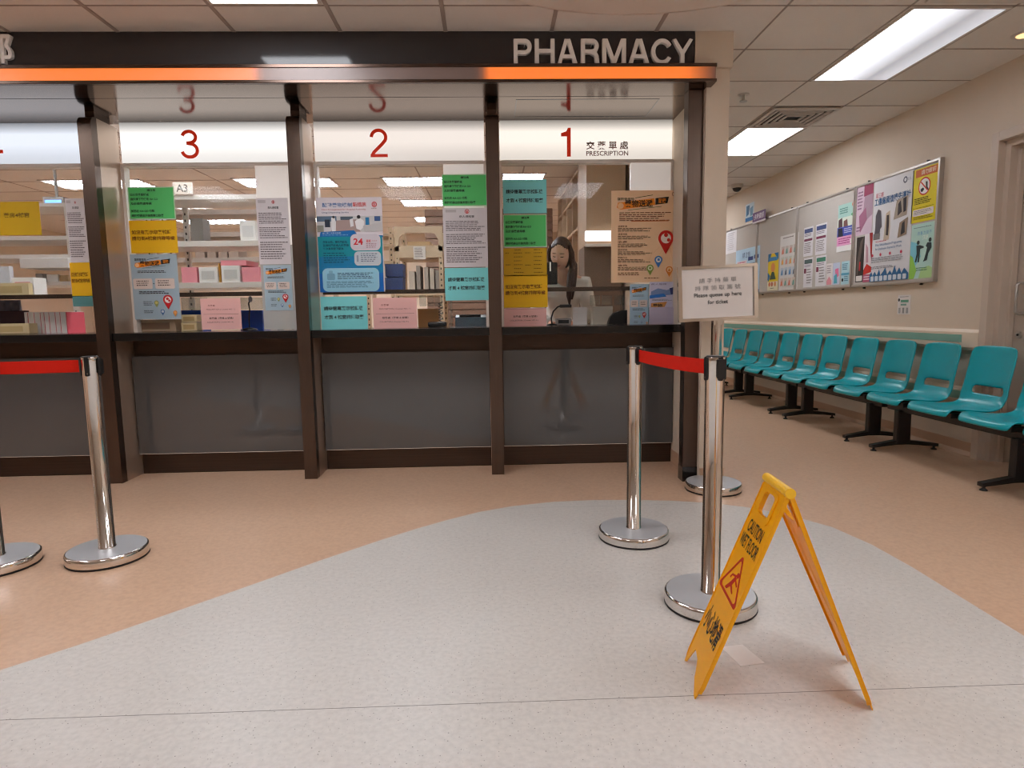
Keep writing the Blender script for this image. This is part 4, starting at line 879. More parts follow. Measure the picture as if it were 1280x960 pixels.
wn('pink_notice', 'half hidden pink notice at the foot of the sheets on window 1', ((630, 385.4), (683.3, 385), (683, 409.8), (630, 410)), PINK, [('t', '取藥處（藥單 & 號碼）', .22, .36, .78, .47, (96, 40, 36), .012), ('t', 'COLLECTION ( Counter NO. 4 )', .14, .58, .80, .67, (120, 50, 44)), ('r', .04, .04, .92, .05, (170, 110, 104))], 'pink notices')
delivery('large orange medicine delivery poster at the right of window 1', ((763.4, 238.6), (846, 237.5), (847.9, 351.8), (764.4, 354)), (246, 208, 168), True)
delivery('pale blue delivery leaflet below the orange poster on window 1', ((787, 355.5), (811, 355), (811, 408.5), (787.5, 409)), (176, 204, 222), name='delivery_leaflet')
lh = empty('leaflet_holder', at(829, 409, 1, 4.66), 'clear leaflet holder with lilac front standing at the right end of counter 1', 'leaflet holder')
a, b = at(811.5, 384, 1, 4.62), at(847.5, 409.5, 1, 4.62)
zt = a.z; zb = 1.0475
MB().box(a.x, 4.612, zb, b.x, 4.618, zt, ink((196, 186, 208))).build('front', lh)
MB().box(a.x, 4.618, zb, a.x+.004, 4.65, zt, M['acryl']).box(b.x-.004, 4.618, zb, b.x, 4.65, zt, M['acryl']).box(a.x, 4.645, zb, b.x, 4.65, zt+.17, M['acryl']).build('back', lh)
a2 = at(812, 352.5, 1, 4.635); b2_ = at(847, 392, 1, 4.635)
sheet('leaflet', 'lilac and blue leaflet in the holder at the right end of counter 1', 'leaflet', [(a2.x, 4.635, a2.z), (b2_.x, 4.635, a2.z), (b2_.x, 4.635, b2_.z), (a2.x, 4.635, b2_.z)], (206, 204, 226), [
    ('t', '病人服務', .05, .04, .6, .10, (110, 100, 140)), ('p', [(.05, .3), (.3, .2), (.6, .26), (.95, .16), (.95, .40), (.05, .44)], (120, 144, 190)), ('p', [(.7, .2), (.95, .15), (.95, .35), (.75, .4)], (50, 60, 110)), ('p', [(0, .42), (.5, .36), (.6, .46), (0, .52)], (50, 120, 200)), ('l', .1, .54, .8, .6, 2, (110, 110, 130)), ('p', [(.05, .66), (.62, .62), (.5, .84), (.05, .86)], (210, 150, 90)), ('t', '藥物', .12, .68, .45, .80, (60, 46, 40), .02)])

# ================================================================== INSIDE THE PHARMACY
def thing_box(name, label, cat, x0, y0, z0, x1, y1, z1, m, bev=.004, group=None, lid=None, lab=None):
    """a carton or crate: body, and a lid or a label where the photo shows one"""
    o = MB().box(x0, y0, z0, x1, y1, z1, m, bev).build(name, label=label, cat=cat, group=group)
    if lid: MB().box(x0-.004, y0-.004, z1, x1+.004, y1+.004, z1+.018, lid, .003).build('lid', o)
    if lab: MB().box(x0+(x1-x0)*.15, y0-.0015, z0+(z1-z0)*.2, x1-(x1-x0)*.15, y0-.0003, z0+(z1-z0)*.75, lab).build('paper_label', o)
    return o
# white desk behind the counters and the raised shelf above it
ds = empty('dispensing_desk', (-1.3, 5.0, 0), 'long white desk behind the counters', 'desk')
MB().box(-3.9, 4.865, .998, 1.345, 5.12, 1.03, M['desk'], .004).build('desk_top', ds)
for x in (-3.88, -2.66, -1.30, .02, 1.30): MB().box(x, 4.87, 0, x+.04, 5.10, .998, M['desk']).build('panel_leg', ds)
for n, (x0, x1, lab) in {4: (-3.85, -2.70, 'raised shelf over the desk behind window 4'), 3: (-2.55, -1.62, 'raised shelf over the desk behind window 3'), 2: (-1.2, -.30, 'raised shelf over the desk behind window 2'), 1: (.12, 1.04, 'raised shelf over the desk behind window 1')}.items():
    r = empty('desk_shelf', ((x0+x1)/2, 4.85, 1.03), lab, 'shelf', 'raised shelves over the desk')
    MB().box(x0, 4.735, 1.306, x1, 4.98, 1.326, M['shelfw'] if n > 2 else M['grey'], .002).build('board', r)
    MB().box(x0, 4.87, 1.031, x0+.015, 4.97, 1.306, M['acryl']).build('end_panel', r); MB().box(x1-.015, 4.87, 1.031, x1, 4.97, 1.306, M['acryl']).build('end_panel', r)
# steel racks
def rack(label, x0, x1, y0, y1, zs, m, posts=None, top=None, beam=.05, back=False, holes=True):
    r = empty('storage_rack', ((x0+x1)/2, (y0+y1)/2, 0), label, 'storage rack')
    H = top or zs[-1]
    for x in (posts or (x0, x1-.045)):
        for y in (y0, y1-.03):
            q = MB().box(x, y, 0, x+.045, y+.03, H, m)
            if holes:
                z = .9
                while z < H-.05: q.box(x+.016, y-.0008, z, x+.029, y+.0005, z+.022, M['ventd']); z += .06
            q.build('upright', r)
    for z in zs: MB().box(x0, y0-.006, z-beam, x1, y1, z, m, .003).build('shelf_board', r)
    return r
z1, z2, z3 = at(270, 353, 1, 5.7).z, at(270, 301, 1, 5.7).z, at(270, 249, 1, 5.7).z
xa, xb = at(222, 300, 1, 5.7).x, at(345, 300, 1, 5.7).x
rack('white steel rack of pink and white cartons behind window 3', at(150, 300, 1, 5.7).x, xb, 5.7, 6.15, (.5, .95, z1, z2), M['shelfw'], posts=(at(150, 300, 1, 5.7).x, at(229, 300, 1, 6.1).x+.0, xb-.05), top=z3)
MB().box(at(150, 300, 1, 5.7).x, 5.7, z3, xb, 6.15, z3+.04, M['shelfw']).build('rack_top', label='white top board of the rack behind window 3', cat='shelf board')
rack('grey steel rack of brown cartons farther behind window 3', -3.6, -2.1, 6.9, 7.3, (.9, at(270, 322, 1, 6.9).z, at(270, 290, 1, 6.9).z, at(270, 262, 1, 6.9).z), mat('grey_rack', (176, 160, 148), .5))
rack('white steel rack of white trays behind window 4', at(-70, 300, 1, 5.7).x, at(90, 300, 1, 5.7).x, 5.7, 6.15, (.5, .95, at(60, 352, 1, 5.7).z, at(60, 318, 1, 5.7).z, at(60, 295, 1, 5.7).z), M['shelfw'], top=at(60, 258, 1, 5.7).z, beam=.035)
MB().box(at(-70, 300, 1, 5.7).x, 5.7, at(60, 258, 1, 5.7).z, at(90, 300, 1, 5.7).x, 6.15, at(60, 258, 1, 5.7).z+.03, M['shelfw']).build('rack_top', label='pale top board over the tray rack, partly hidden by the yellow window notice', cat='shelf board')
bx0, bx1 = at(493, 300, 1, 6.9).x, at(553, 300, 1, 6.9).x
zt_, zs1, zs2 = at(520, 283, 1, 6.9).z, at(520, 314, 1, 6.9).z, at(520, 362, 1, 6.9).z
br = rack('beige steel rack with arched end behind window 2', bx0, bx1, 6.9, 7.5, (.5, zs2, zs1), M['shelfb'], top=zt_, beam=.07)
cx_ = (bx0+bx1)/2; hw_ = (bx1-bx0)/2
ar = [(bx0, zt_-.22), (bx0, zt_), (bx1, zt_), (bx1, zt_-.22)]+[(cx_+hw_*.86*math.cos(t), zt_-.20+.13*min(1, 1.5*math.sin(t))) for t in [PI*k/14 for k in range(15)]]
MB().prism([ar], lambda u, v, d: (u, d, v), 6.895, 6.91, M['shelfb']).build('arched_end', br)
MB().box(bx0, 6.9, zs1, bx1, 6.905, zs1+.06, M['shelfb']).build('shelf_lip', br)
rack('beige steel rack left of the arched one behind window 2', at(455, 300, 1, 7.2).x, at(491, 300, 1, 7.2).x, 7.2, 7.6, (.5, 1.0, at(480, 326, 1, 7.2).z, at(480, 305, 1, 7.2).z, at(480, 292, 1, 7.2).z), M['shelfb'], top=at(480, 284, 1, 7.2).z, beam=.03)
# cartons on the racks
def px_box(name, label, cat, px0, py0, px1, py1, y, dep, m, group=None, lid=None, lab=None, zfloor=None):
    a = at(px0, py0, 1, y); b = at(px1, py1, 1, y)
    return thing_box(name, label, cat, a.x, y, b.z if zfloor is None else zfloor, b.x, y+dep, a.z, m, .004, group, lid, lab)
G = 'cartons on the rack behind window 3'
px_box('carton', 'pink carton at the left of the rack behind window 3', 'box', 226, 334, 246.5, 352, 5.71, .3, M['pink'], G, zfloor=z1+.001)
px_box('carton', 'white carton beside the pink one on the rack behind window 3', 'box', 248, 334, 272, 352, 5.71, .3, M['paper'], G, zfloor=z1+.001, lab=ink((206, 202, 198)))
px_box('carton', 'orange folder between the two white cartons behind window 3', 'folder', 272.6, 329, 275.4, 352, 5.73, .25, ink((226, 170, 80)), zfloor=z1+.001)
c2 = px_box('carton', 'white carton with a pink one on top behind window 3', 'box', 276, 332, 300.5, 352, 5.71, .3, M['paper'], G, zfloor=z1+.001, lab=ink((206, 202, 198)))
zz = at(290, 332, 1, 5.71).z
px_box('carton', 'pink carton lying on top of a white carton behind window 3', 'box', 275.5, 325.5, 308, 332, 5.73, .3, M['pink'], G, zfloor=zz+.002)
px_box('carton', 'pink carton at the right of the rack behind window 3', 'box', 302, 334, 326, 352, 5.71, .3, M['pink'], G, zfloor=z1+.001)
px_box('carton', 'plain white carton on the upper board of the rack behind window 3', 'box', 299, 276, 320, 298, 5.75, .25, M['paper'], G, zfloor=z2+.001, lab=ink((214, 210, 208)))
px_box('carton', 'small grey carton on the upper board of the rack behind window 3', 'box', 237, 273, 254, 290, 5.95, .15, M['grey'], G, zfloor=z2+.001)
zg = at(270, 322, 1, 6.9).z
for k, (a_, b_) in enumerate(((243, 256), (258, 270), (272, 284), (285, 298))):
    px_box('carton', ['leftmost', 'second', 'third', 'rightmost'][k]+' brown carton in the row on the grey rack behind window 3', 'box', a_, 305+.6*k, b_, 322, 6.93, .25, mat('taupe_card', (172, 148, 132), .7), 'brown cartons on the grey rack', zfloor=zg+.001)
A3 = at(215, 231, 1, 5.68), at(241, 245.5, 1, 5.68)
sheet('shelf_sign', 'cream sign reading A3 on top of the rack behind window 3', 'sign', [(A3[0].x, 5.69, z3+.145), (A3[1].x, 5.69, z3+.145), (A3[1].x, 5.69, z3+.042), (A3[0].x, 5.69, z3+.042)], (226, 212, 198), [('t', 'A3', .18, .18, .74, .80, (90, 78, 70))])
# behind window 4
z4a, z4b, z4c = at(60, 352, 1, 5.7).z, at(60, 318, 1, 5.7).z, at(60, 295, 1, 5.7).z
px_box('drawer_tray', 'long white tray on the middle board of the rack behind window 4', 'tray', 24, 323, 86, 335, 5.66, .35, M['paper'], zfloor=at(60, 335, 1, 5.66).z)
for k, (a_, b_, m_) in enumerate(((44, 54, M['grey']), (58, 73, M['paper']), (74, 85, M['card']))):
    px_box('carton', ['grey', 'white', 'brown'][k]+' medicine carton on the lower board of the rack behind window 4', 'box', a_, 342+k, b_, 352, 5.74, .2, m_, 'medicine cartons behind window 4', zfloor=z4a+.001)
bl = at(56, 250, 1, 6.6), at(77, 255, 1, 6.6)
scn = empty('display_screen', ((bl[0].x+bl[1].x)/2, 6.6, 2.0), 'small lit blue display above the rack behind window 4', 'screen')
MB().box(bl[0].x-.02, 6.6, bl[1].z-.03, bl[1].x+.02, 6.66, bl[0].z+.03, M['grey']).build('casing', scn)
MB().box(bl[0].x, 6.596, bl[1].z, bl[1].x, 6.6, bl[0].z, mat('blue_screen', (120, 170, 250), .3, emit=(120, 180, 255), estr=1.2)).build('screen', scn)
MB().box(bl[0].x+.1, 6.61, bl[0].z+.03, bl[0].x+.12, 6.63, IZ, M['grey']).build('hanger', scn)
# white card files with red edges under window 4
fx0, fx1 = at(44, 400, 1, 5.0).x, at(96, 400, 1, 5.0).x
x = fx0; rnd = random.Random(3); k = 0; lst = []
proto = None
while x < fx1-.03:
    w_ = rnd.choice((.022, .03, .04))
    c = MB().box(0, 0, 0, w_, .22, .175, M['paper'], .002).build('card_file', label='white card file with red edge in the row under window 4', cat='file', group='card files under window 4', origin=(0, 0, 0))
    MB().box(w_, .004, .004, w_+.004, .215, .172, ink((214, 90, 104))).build('red_edge', c)
    c.location = (x, 4.89, 1.0305); x += w_+.006; k += 1
px_box('carton', 'white card box with red band on the raised shelf behind window 4', 'box', 14, 347, 43, 366, 4.80, .14, M['paper'], zfloor=1.327, lab=ink((222, 110, 124)))
px_box('paper_wrap', 'pale grey paper bag on the raised shelf behind window 4', 'bag', -14, 333, 13, 350, 4.93, .04, mat('grey_paper_bag', (206, 206, 212), .7), zfloor=1.327)
px_box('tissue_box', 'cream tissue box on the raised shelf at the left of window 4', 'box', -20, 354, 36, 365, 4.75, .045, mat('cream_card', (214, 192, 148), .6), zfloor=1.327, lab=ink((196, 170, 120)))
px_box('tissue_box', 'cream tissue box on the counter at the left of window 4', 'box', -16, 405, 37, 416, 4.75, .09, mat('cream_card', (214, 192, 148), .6), zfloor=1.0475, lab=ink((196, 170, 120)))
cl = MB(); rndc = random.Random(8)
N = 22; vs = []; fs = []
xc0, xc1 = at(-25, 380, 1, 4.95).x, at(26, 380, 1, 4.95).x
for j, zq in enumerate((1.30, 1.24, 1.16, 1.09)):
    for i in range(N+1): vs.append((xc0+(xc1-xc0)*i/N, 4.955+.012*math.sin(i*1.7+j*.3), zq))
for j in range(3):
    for i in range(N): fs.append((j*(N+1)+i, j*(N+1)+i+1, (j+1)*(N+1)+i+1, (j+1)*(N+1)+i))
cl.add(vs, fs, mat('grey_cloth', (120, 120, 134), .8), True)
co = cl.build('hanging_cloth', label='grey cloth hanging under the raised shelf of window 4', cat='cloth'); md = co.modifiers.new('thick', 'SOLIDIFY'); md.thickness = .004
px_box('dark_bag', 'dark maroon bag on the counter at the left of window 4', 'bag', -20, 389, 34, 405, 4.90, .035, mat('maroon_cloth', (58, 34, 38), .8), zfloor=1.0475)
# under window 3
for k, (a_, b_) in enumerate(((226, 252), (299, 329))):
    px_box('storage_bin', ['blue storage bin left of the pink notice under window 3', 'blue storage bin right of the pink notice under window 3'][k], 'bin', a_, 388, b_, 411, 4.92, .17, M['blue'], 'blue bins under window 3', zfloor=1.0305, lid=None)
for k, (a_, b_) in enumerate(((226, 250), (300, 326))):
    px_box('clear_box', ['clear plastic box on the left blue bin under window 3', 'clear plastic box on the right blue bin under window 3'][k], 'box', a_, 372, b_, 386, 4.93, .14, M['acryl'], 'clear boxes under window 3', zfloor=at(240, 388, 1, 4.92).z+.002)
for k, (y0_, y1_) in enumerate(((403.5, 412), (393.5, 403))):
    zb_ = 1.0475 if k == 0 else at(236, 403, 1, 4.72).z
    px_box('tissue_box', ['cream tissue box at the bottom of the pair under window 3', 'cream tissue box on top of the pair under window 3'][k], 'box', 226, y0_, 246, y1_, 4.73, .11, mat('cream_card', (214, 192, 148), .6), 'tissue boxes under window 3', zfloor=zb_+.0005, lab=ink((190, 160, 112)))
px_box('card_tray', 'beige card tray below the delivery poster at the left of window 3', 'tray', 169, 400, 220, 412.6, 4.72, .12, mat('beige_card', (180, 156, 128), .65), zfloor=1.0475, lab=ink((132, 104, 82)))
ms = at(312, 412, 1, 4.78); mt = at(312, 372, 1, 4.78)
mc = empty('desk_microphone', (ms.x, 4.78, 1.0465), 'black gooseneck microphone on the counter of window 3', 'microphone')
MB().lathe([(.055, 0), (.055, .008), (.03, .016), (.01, .02)], M['black'], (ms.x, 4.78, 1.0465), 28).build('base', mc)
MB().tube([(ms.x, 4.78, 1.06), (ms.x+.002, 4.78, 1.14), (ms.x+.012, 4.775, 1.20), (ms.x+.01, 4.765, 1.245), (ms.x+.028, 4.755, 1.27)], .005, M['black'], 10).build('gooseneck', mc)
MB().lathe([(.008, 0), (.014, .012), (.014, .03), (.006, .042)], mat('grey_foam', (120, 118, 120), .7), (ms.x+.03, 4.752, 1.255), 14).build('microphone_head', mc)
# behind window 2
for k, (y0_, y1_) in enumerate(((347, 363.5), (330, 346))):
    a_ = at(482, y1_, 1, 4.86); zb_ = 1.327 if k == 0 else at(482, 347, 1, 4.86).z+.002
    px_box('crate', ['navy crate at the bottom of the pair behind window 2', 'navy crate on top of the pair behind window 2'][k], 'crate', 481, y0_, 504, y1_, 4.82, .15, M['navy'], 'navy crates behind window 2', zfloor=zb_)
px_box('carton', 'brown carton with a printed sheet on the arched rack behind window 2', 'box', 509, 302, 538, 314, 6.98, .3, M['card'], zfloor=zs1+.001)
nb = at(516.5, 308, 1, 6.87), at(532, 324, 1, 6.87)
sheet('printed_sheet', 'white printed sheet hanging from the arched rack behind window 2', 'notice', [(nb[0].x, 6.88, nb[0].z), (nb[1].x, 6.88, nb[0].z), (nb[1].x, 6.88, nb[1].z), (nb[0].x, 6.88, nb[1].z)], (210, 202, 192), [('l', .1, .1, .9, .9, 6, (110, 100, 96))])
rb = random.Random(12); i_ = 0
for a_, b_, t_ in ((511, 519, 339), (520, 526, 332), (530, 536, 334), (537, 543, 336), (544, 551, 338)):
    i_ += 1
    px_box('medicine_box', ['first', 'second', 'third', 'fourth', 'fifth'][i_-1]+' grey medicine box from the left on the low board of the arched rack', 'box', a_, t_, b_, 362, 6.95, .3, mat('grey_card_%d' % (i_ % 3), [(172, 160, 148), (190, 176, 160), (150, 138, 128)][i_ % 3], .7), 'medicine boxes on the arched rack', zfloor=zs2+.001)
for a_, y0_, y1_, b_ in ((481, 306, 314.5, 490), (482, 313, 326, 490)):
    pass
pr_ = empty('label_printer', at(590, 412, 1, 4.80), 'dark slate card terminal on the counter at the right of window 2', 'terminal')
a_, b_ = at(569, 397, 1, 4.78), at(611, 412, 1, 4.78)
q = MB(); q.prism([[(4.76, 1.0475), (4.90, 1.0475), (4.90, a_.z+.02), (4.80, a_.z), (4.77, a_.z-.05)]], lambda u, v, d: (d, u, v), a_.x, b_.x-.02, mat('slate_plastic', (52, 60, 70), .35)); q.build('body', pr_)
MB().box(a_.x+.03, 4.82, a_.z+.004, b_.x-.06, 4.88, a_.z+.022, M['black'], .004).build('paper_slot', pr_)
kb = at(547, 407, 1, 4.80)
t = empty('barcode_reader', (kb.x, 4.80, 1.0465), 'black barcode reader with coiled cable on the counter of window 2', 'barcode reader')
MB().box(kb.x-.07, 4.75, 1.0475, kb.x+.07, 4.86, 1.085, M['black'], .012).build('cradle', t)
MB().tube([(kb.x+.02+.012*math.cos(i*.9), 4.83+.012*math.sin(i*.9), 1.085+.003*i) for i in range(50)], .003, M['black'], 6).build('coiled_cable', t)
px_box('card_tray', 'brown card tray on the desk under window 2', 'tray', 522, 386, 548, 404, 4.93, .12, mat('wood_tray', (176, 128, 78), .6), zfloor=1.0305)
for k, (a_, b_) in enumerate(((524, 533), (534, 542), (543, 553))):
    px_box('clear_pocket', ['left', 'middle', 'right'][k]+' clear plastic pocket hanging under the raised shelf of window 2', 'pocket', a_, 369, b_, 383, 4.90, .03, M['acryl'], 'clear pockets under window 2', zfloor=at(a_, 383, 1, 4.9).z)
# behind window 1: tall beige cabinet, shelving along the side wall, shutter at the back
cy = 6.2; ca = at(733, 306, 1, cy); cxL = ca.x
cb = empty('tall_cabinet', ((cxL+1.34)/2, cy+.3, 0), 'tall beige wall cabinet behind window 1', 'cabinet')
MB().box(cxL, cy, ca.z, 1.33, cy+.55, IZ-.01, M['cabinet'], .003).build('cabinet_body', cb)
MB().box(cxL-.012, cy-.02, ca.z-.02, 1.335, cy, ca.z+.008, M['shelfw']).build('light_rail', cb)
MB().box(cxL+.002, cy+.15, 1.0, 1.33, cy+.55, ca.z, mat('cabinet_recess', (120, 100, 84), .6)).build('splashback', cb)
MB().box(cxL-.01, cy-.02, 0, 1.33, cy+.55, 1.0, M['cabinet'], .003).build('base_unit', cb)
MB().box(cxL+.30, cy-.003, ca.z+.42, cxL+.36, cy, ca.z+.44, M['alu']).build('handle', cb)
lt_ = MB().box(cxL-.02, cy-.06, ca.z+.03, cxL+.42, cy-.004, ca.z+.13, mat('undercabinet_lamp', (240, 238, 240), .3, emit=(255, 250, 250), estr=1.0), .015)
lt_.build('strip_lamp', label='white strip lamp on the tall cabinet behind window 1', cat='lamp')
sh = empty('side_shelving', (1.0, 7.8, 0), 'brown wall shelving running back beside the tall cabinet behind window 1', 'shelving')
for k, y in enumerate((6.78, 7.25, 7.75, 8.25, 8.75)): MB().box(cxL, y, 0, 1.33, y+.03, 2.66, M['cabinet']).build('side_panel', sh)
for z in (.9, 1.3, 1.68, 2.05, 2.42, 2.66): MB().box(cxL+.005, 6.78, z-.03, 1.33, 8.78, z, M['cabinet']).build('shelf_board', sh)
MB().box(1.31, 6.78, 0, 1.335, 8.78, 2.66, M['cabd']).build('back_panel', sh)
for k, (y, z) in enumerate(((6.95, 1.68), (7.05, 1.3), (7.4, 1.68), (7.9, 1.3))):
    thing_box('carton', ['orange carton on the upper side shelf behind the assistant', 'orange carton on the lower side shelf behind the assistant', 'second orange carton along the upper side shelf', 'grey carton far along the lower side shelf'][k], 'box', cxL+.05, y, z+.001, cxL+.35, y+.16, z+.14, ink((206, 140, 60)) if k < 3 else M['grey'], .004, 'cartons on the side shelving')
rs = MB(); q0 = -.9
for k in range(26): rs.box(q0, 9.0, .1*k, cxL-.05, 9.03, .1*k+.088, mat('brown_shutter', (134, 104, 86), .55), .006)
rs.box(q0, 9.03, 0, cxL-.05, 9.05, 2.6, M['cabd'])
rs.build('roller_shutter', label='brown roller shutter at the back behind window 1', cat='shutter')
# monitor seen from behind, papers and a lamp in the slot of window 1
mx_, mz_ = at(690, 345, 1, 4.86).x, 1.327
mn = empty('monitor', (mx_-.12, 4.86, mz_), 'black monitor seen from behind at the left of window 1', 'monitor')
a_ = at(696.5, 328, 1, 4.86)
MB().box(a_.x-.40, 4.85, mz_+.03, a_.x, 4.885, a_.z, M['black'], .006).build('screen_case', mn)
MB().box(a_.x-.06, 4.8485, mz_+.13, a_.x-.05, 4.8499, mz_+.20, M['white']).build('mark', mn)
MB().box(a_.x-.25, 4.83, mz_, a_.x-.10, 4.95, mz_+.012, M['black'], .004).box(a_.x-.20, 4.885, mz_+.01, a_.x-.16, 4.90, mz_+.1, M['black']).build('stand', mn)
dl = at(690, 409, 1, 4.78)
t = empty('desk_lamp', (dl.x, 4.78, 1.0465), 'small black arched desk lamp in the slot of window 1', 'lamp')
MB().lathe([(.04, 0), (.04, .006), (.01, .012)], M['black'], (dl.x, 4.78, 1.0465), 24).build('base', t)
MB().tube([(dl.x, 4.78, 1.055), (dl.x-.005, 4.78, 1.10), (dl.x+.01, 4.78, 1.15), (dl.x+.045, 4.78, 1.185), (dl.x+.07, 4.78, 1.19)], .006, M['black'], 10).build('arm', t)
MB().box(dl.x+.06, 4.765, 1.178, dl.x+.15, 4.80, 1.202, M['black'], .006).build('lamp_head', t)
px_box('label_machine', 'cream label machine on the desk at the right of the assistant', 'machine', 741, 383, 766, 405, 4.92, .14, mat('cream_plastic', (214, 206, 190), .45), zfloor=1.0305)
px_box('paper_stack', 'stack of white papers on the desk in front of the assistant', 'papers', 716, 384, 734, 409, 4.89, .02, M['paper'], zfloor=1.0305)
px_box('tape_box', 'small grey box on the counter in front of the assistant', 'box', 695, 398, 714, 409, 4.80, .05, M['grey'], zfloor=1.0475, lab=ink((40, 40, 40)))
cr_ = at(771, 409, 1, 4.80)
bk_ = empty('card_terminal', (cr_.x, 4.80, 1.0465), 'rounded black terminal on the counter beside the leaflets of window 1', 'terminal')
a_, b_ = at(760, 388, 1, 4.80), at(783.5, 410, 1, 4.80)
tp = [(a_.x, 1.0475), (b_.x, 1.0475), (b_.x, a_.z), (a_.x+.09, a_.z-.004), (a_.x+.045, a_.z-.022), (a_.x+.015, a_.z-.055)]
MB().prism([tp], lambda u, v, d: (u, d, v), 4.79, 4.85, M['black']).build('body', bk_)
MB().tube([(b_.x-.02, 4.86, 1.06), (b_.x-.04, 4.90, 1.10), (b_.x-.06, 4.90, 1.05), (b_.x-.12, 4.88, 1.055)], .004, M['paper'], 8).build('cable', bk_)
for k in range(3):
    px_box('clear_pocket', ['left', 'middle', 'right'][k]+' clear plastic pocket hanging beside the cream label machine', 'pocket', 738+15*k, 369, 750+15*k, 382, 4.90, .03, M['acryl'], 'clear pockets under window 1', zfloor=at(740, 382, 1, 4.9).z)
# pharmacy ceiling lights with bright tubes
def louvre(x0, x1, y0, y1, label):
    t = empty('ceiling_light', ((x0+x1)/2, (y0+y1)/2, IZ), label, 'ceiling light', 'pharmacy ceiling lights')
    f = MB(); f.box(x0, y0, IZ-.01, x1, y0+.02, IZ, M['vent']).box(x0, y1-.02, IZ-.01, x1, y1, IZ, M['vent']).box(x0, y0, IZ-.01, x0+.02, y1, IZ, M['vent']).box(x1-.02, y0, IZ-.01, x1, y1, IZ, M['vent'])
    f.box(x0+.02, y0+.02, IZ-.002, x1-.02, y1-.02, IZ-.0005, M['steelb']); f.build('light_frame', t)
    w_ = (y1-y0-.04)/3
    for k in range(3):
        MB().box(x0+.03, y0+.02+w_*k+w_*.32, IZ-.008, x1-.03, y0+.02+w_*(k+1)-w_*.32, IZ-.003, LAMPIN).build('lamp_tube', t)
    f = MB()
    for k in range(1, 10): xx = x0+(x1-x0)*k/10; f.box(xx-.003, y0+.02, IZ-.03, xx+.003, y1-.02, IZ-.009, M['alu'])
    f.build('louvre', t)
for ri, (y0, y1) in enumerate(((5.3, 5.85), (7.6, 8.15), (9.1, 9.65), (10.7, 11.25))):  # nearest row is out of view, added to brighten the room behind the windows
    for ci, (x0, x1) in enumerate(((-5.2, -4.05), (-3.0, -1.85), (-1.27, -.12))):
        louvre(x0, x1, y0, y1, ['first', 'second', 'third', 'last'][ri]+' pharmacy ceiling light from the windows behind counter %d' % (4-ci))
louvre(.15, .68, 7.45, 7.9, 'pharmacy ceiling light behind window 1 near the side shelving')

# ================================================================== THE ASSISTANT BEHIND WINDOW 1
def skinned(joints, bones, sub=2, root=0):
    """continuous surface grown around a skeleton: joints = {name: (position, radius)}"""
    names = list(joints); me = bpy.data.meshes.new('sk')
    me.from_pydata([tuple(joints[n][0]) for n in names], [(names.index(a), names.index(b)) for a, b in bones], [])
    o = bpy.data.objects.new('sk', me); COL.objects.link(o)
    o.modifiers.new('skin', 'SKIN'); ss = o.modifiers.new('sub', 'SUBSURF'); ss.levels = sub; ss.render_levels = sub
    sv = me.skin_vertices[0].data
    for i, n in enumerate(names):
        r = joints[n][1]; sv[i].radius = (r, r) if not isinstance(r, tuple) else r; sv[i].use_root = (i == root)
    dg = bpy.context.evaluated_depsgraph_get(); m2 = bpy.data.meshes.new_from_object(o.evaluated_get(dg))
    vs = [v.co.copy() for v in m2.vertices]; fs = [tuple(p.vertices) for p in m2.polygons]
    bpy.data.objects.remove(o); bpy.data.meshes.remove(me); bpy.data.meshes.remove(m2)
    return vs, fs
HC = at(701.5, 317.5, 1, 5.06)             # middle of the head
pt = empty('person', (HC.x+.02, 5.38, 0), 'person with long brown hair in a white coat looking down behind window 1', 'person')
V = lambda x, y, z: Vector((HC.x+x, y, z))
zs = HC.z-.195                              # shoulder line
J = dict(pelvis=(V(.04, 5.38, zs-.50), .125), belly=(V(.04, 5.36, zs-.32), .12), chest=(V(.035, 5.27, zs-.13), (.135, .115)), upper=(V(.03, 5.19, zs-.02), .085), neck=(V(.015, 5.13, zs+.07), .052), skull=(V(.004, 5.085, HC.z-.055), .050),
    shl=(V(.205, 5.20, zs-.03), .058), ell=(V(.245, 5.17, zs-.30), .044), wrl=(V(.09, 4.99, zs-.36), .028), pal=(V(.055, 4.95, zs-.365), .030),
    shr=(V(-.145, 5.18, zs-.03), .058), elr=(V(-.20, 5.15, zs-.30), .044), wrr=(V(-.09, 4.98, zs-.36), .028), par=(V(-.06, 4.94, zs-.365), .030),
    hil=(V(.13, 5.39, zs-.55), .105), knl=(V(.14, 5.37, .52), .068), anl=(V(.14, 5.40, .09), .042), tol=(V(.15, 5.28, .04), .034),
    hir=(V(-.05, 5.39, zs-.55), .105), knr=(V(-.06, 5.37, .52), .068), anr=(V(-.06, 5.40, .09), .042), tor=(V(-.07, 5.28, .04), .034))
Bn = [('pelvis', 'belly'), ('belly', 'chest'), ('chest', 'upper'), ('upper', 'neck'), ('neck', 'skull'), ('upper', 'shl'), ('shl', 'ell'), ('ell', 'wrl'), ('wrl', 'pal'), ('upper', 'shr'), ('shr', 'elr'), ('elr', 'wrr'), ('wrr', 'par'),
    ('pelvis', 'hil'), ('hil', 'knl'), ('knl', 'anl'), ('anl', 'tol'), ('pelvis', 'hir'), ('hir', 'knr'), ('knr', 'anr'), ('anr', 'tor')]
bv, bf = skinned(J, Bn)
body = MB(); body.add(bv, bf, M['skin'], True)
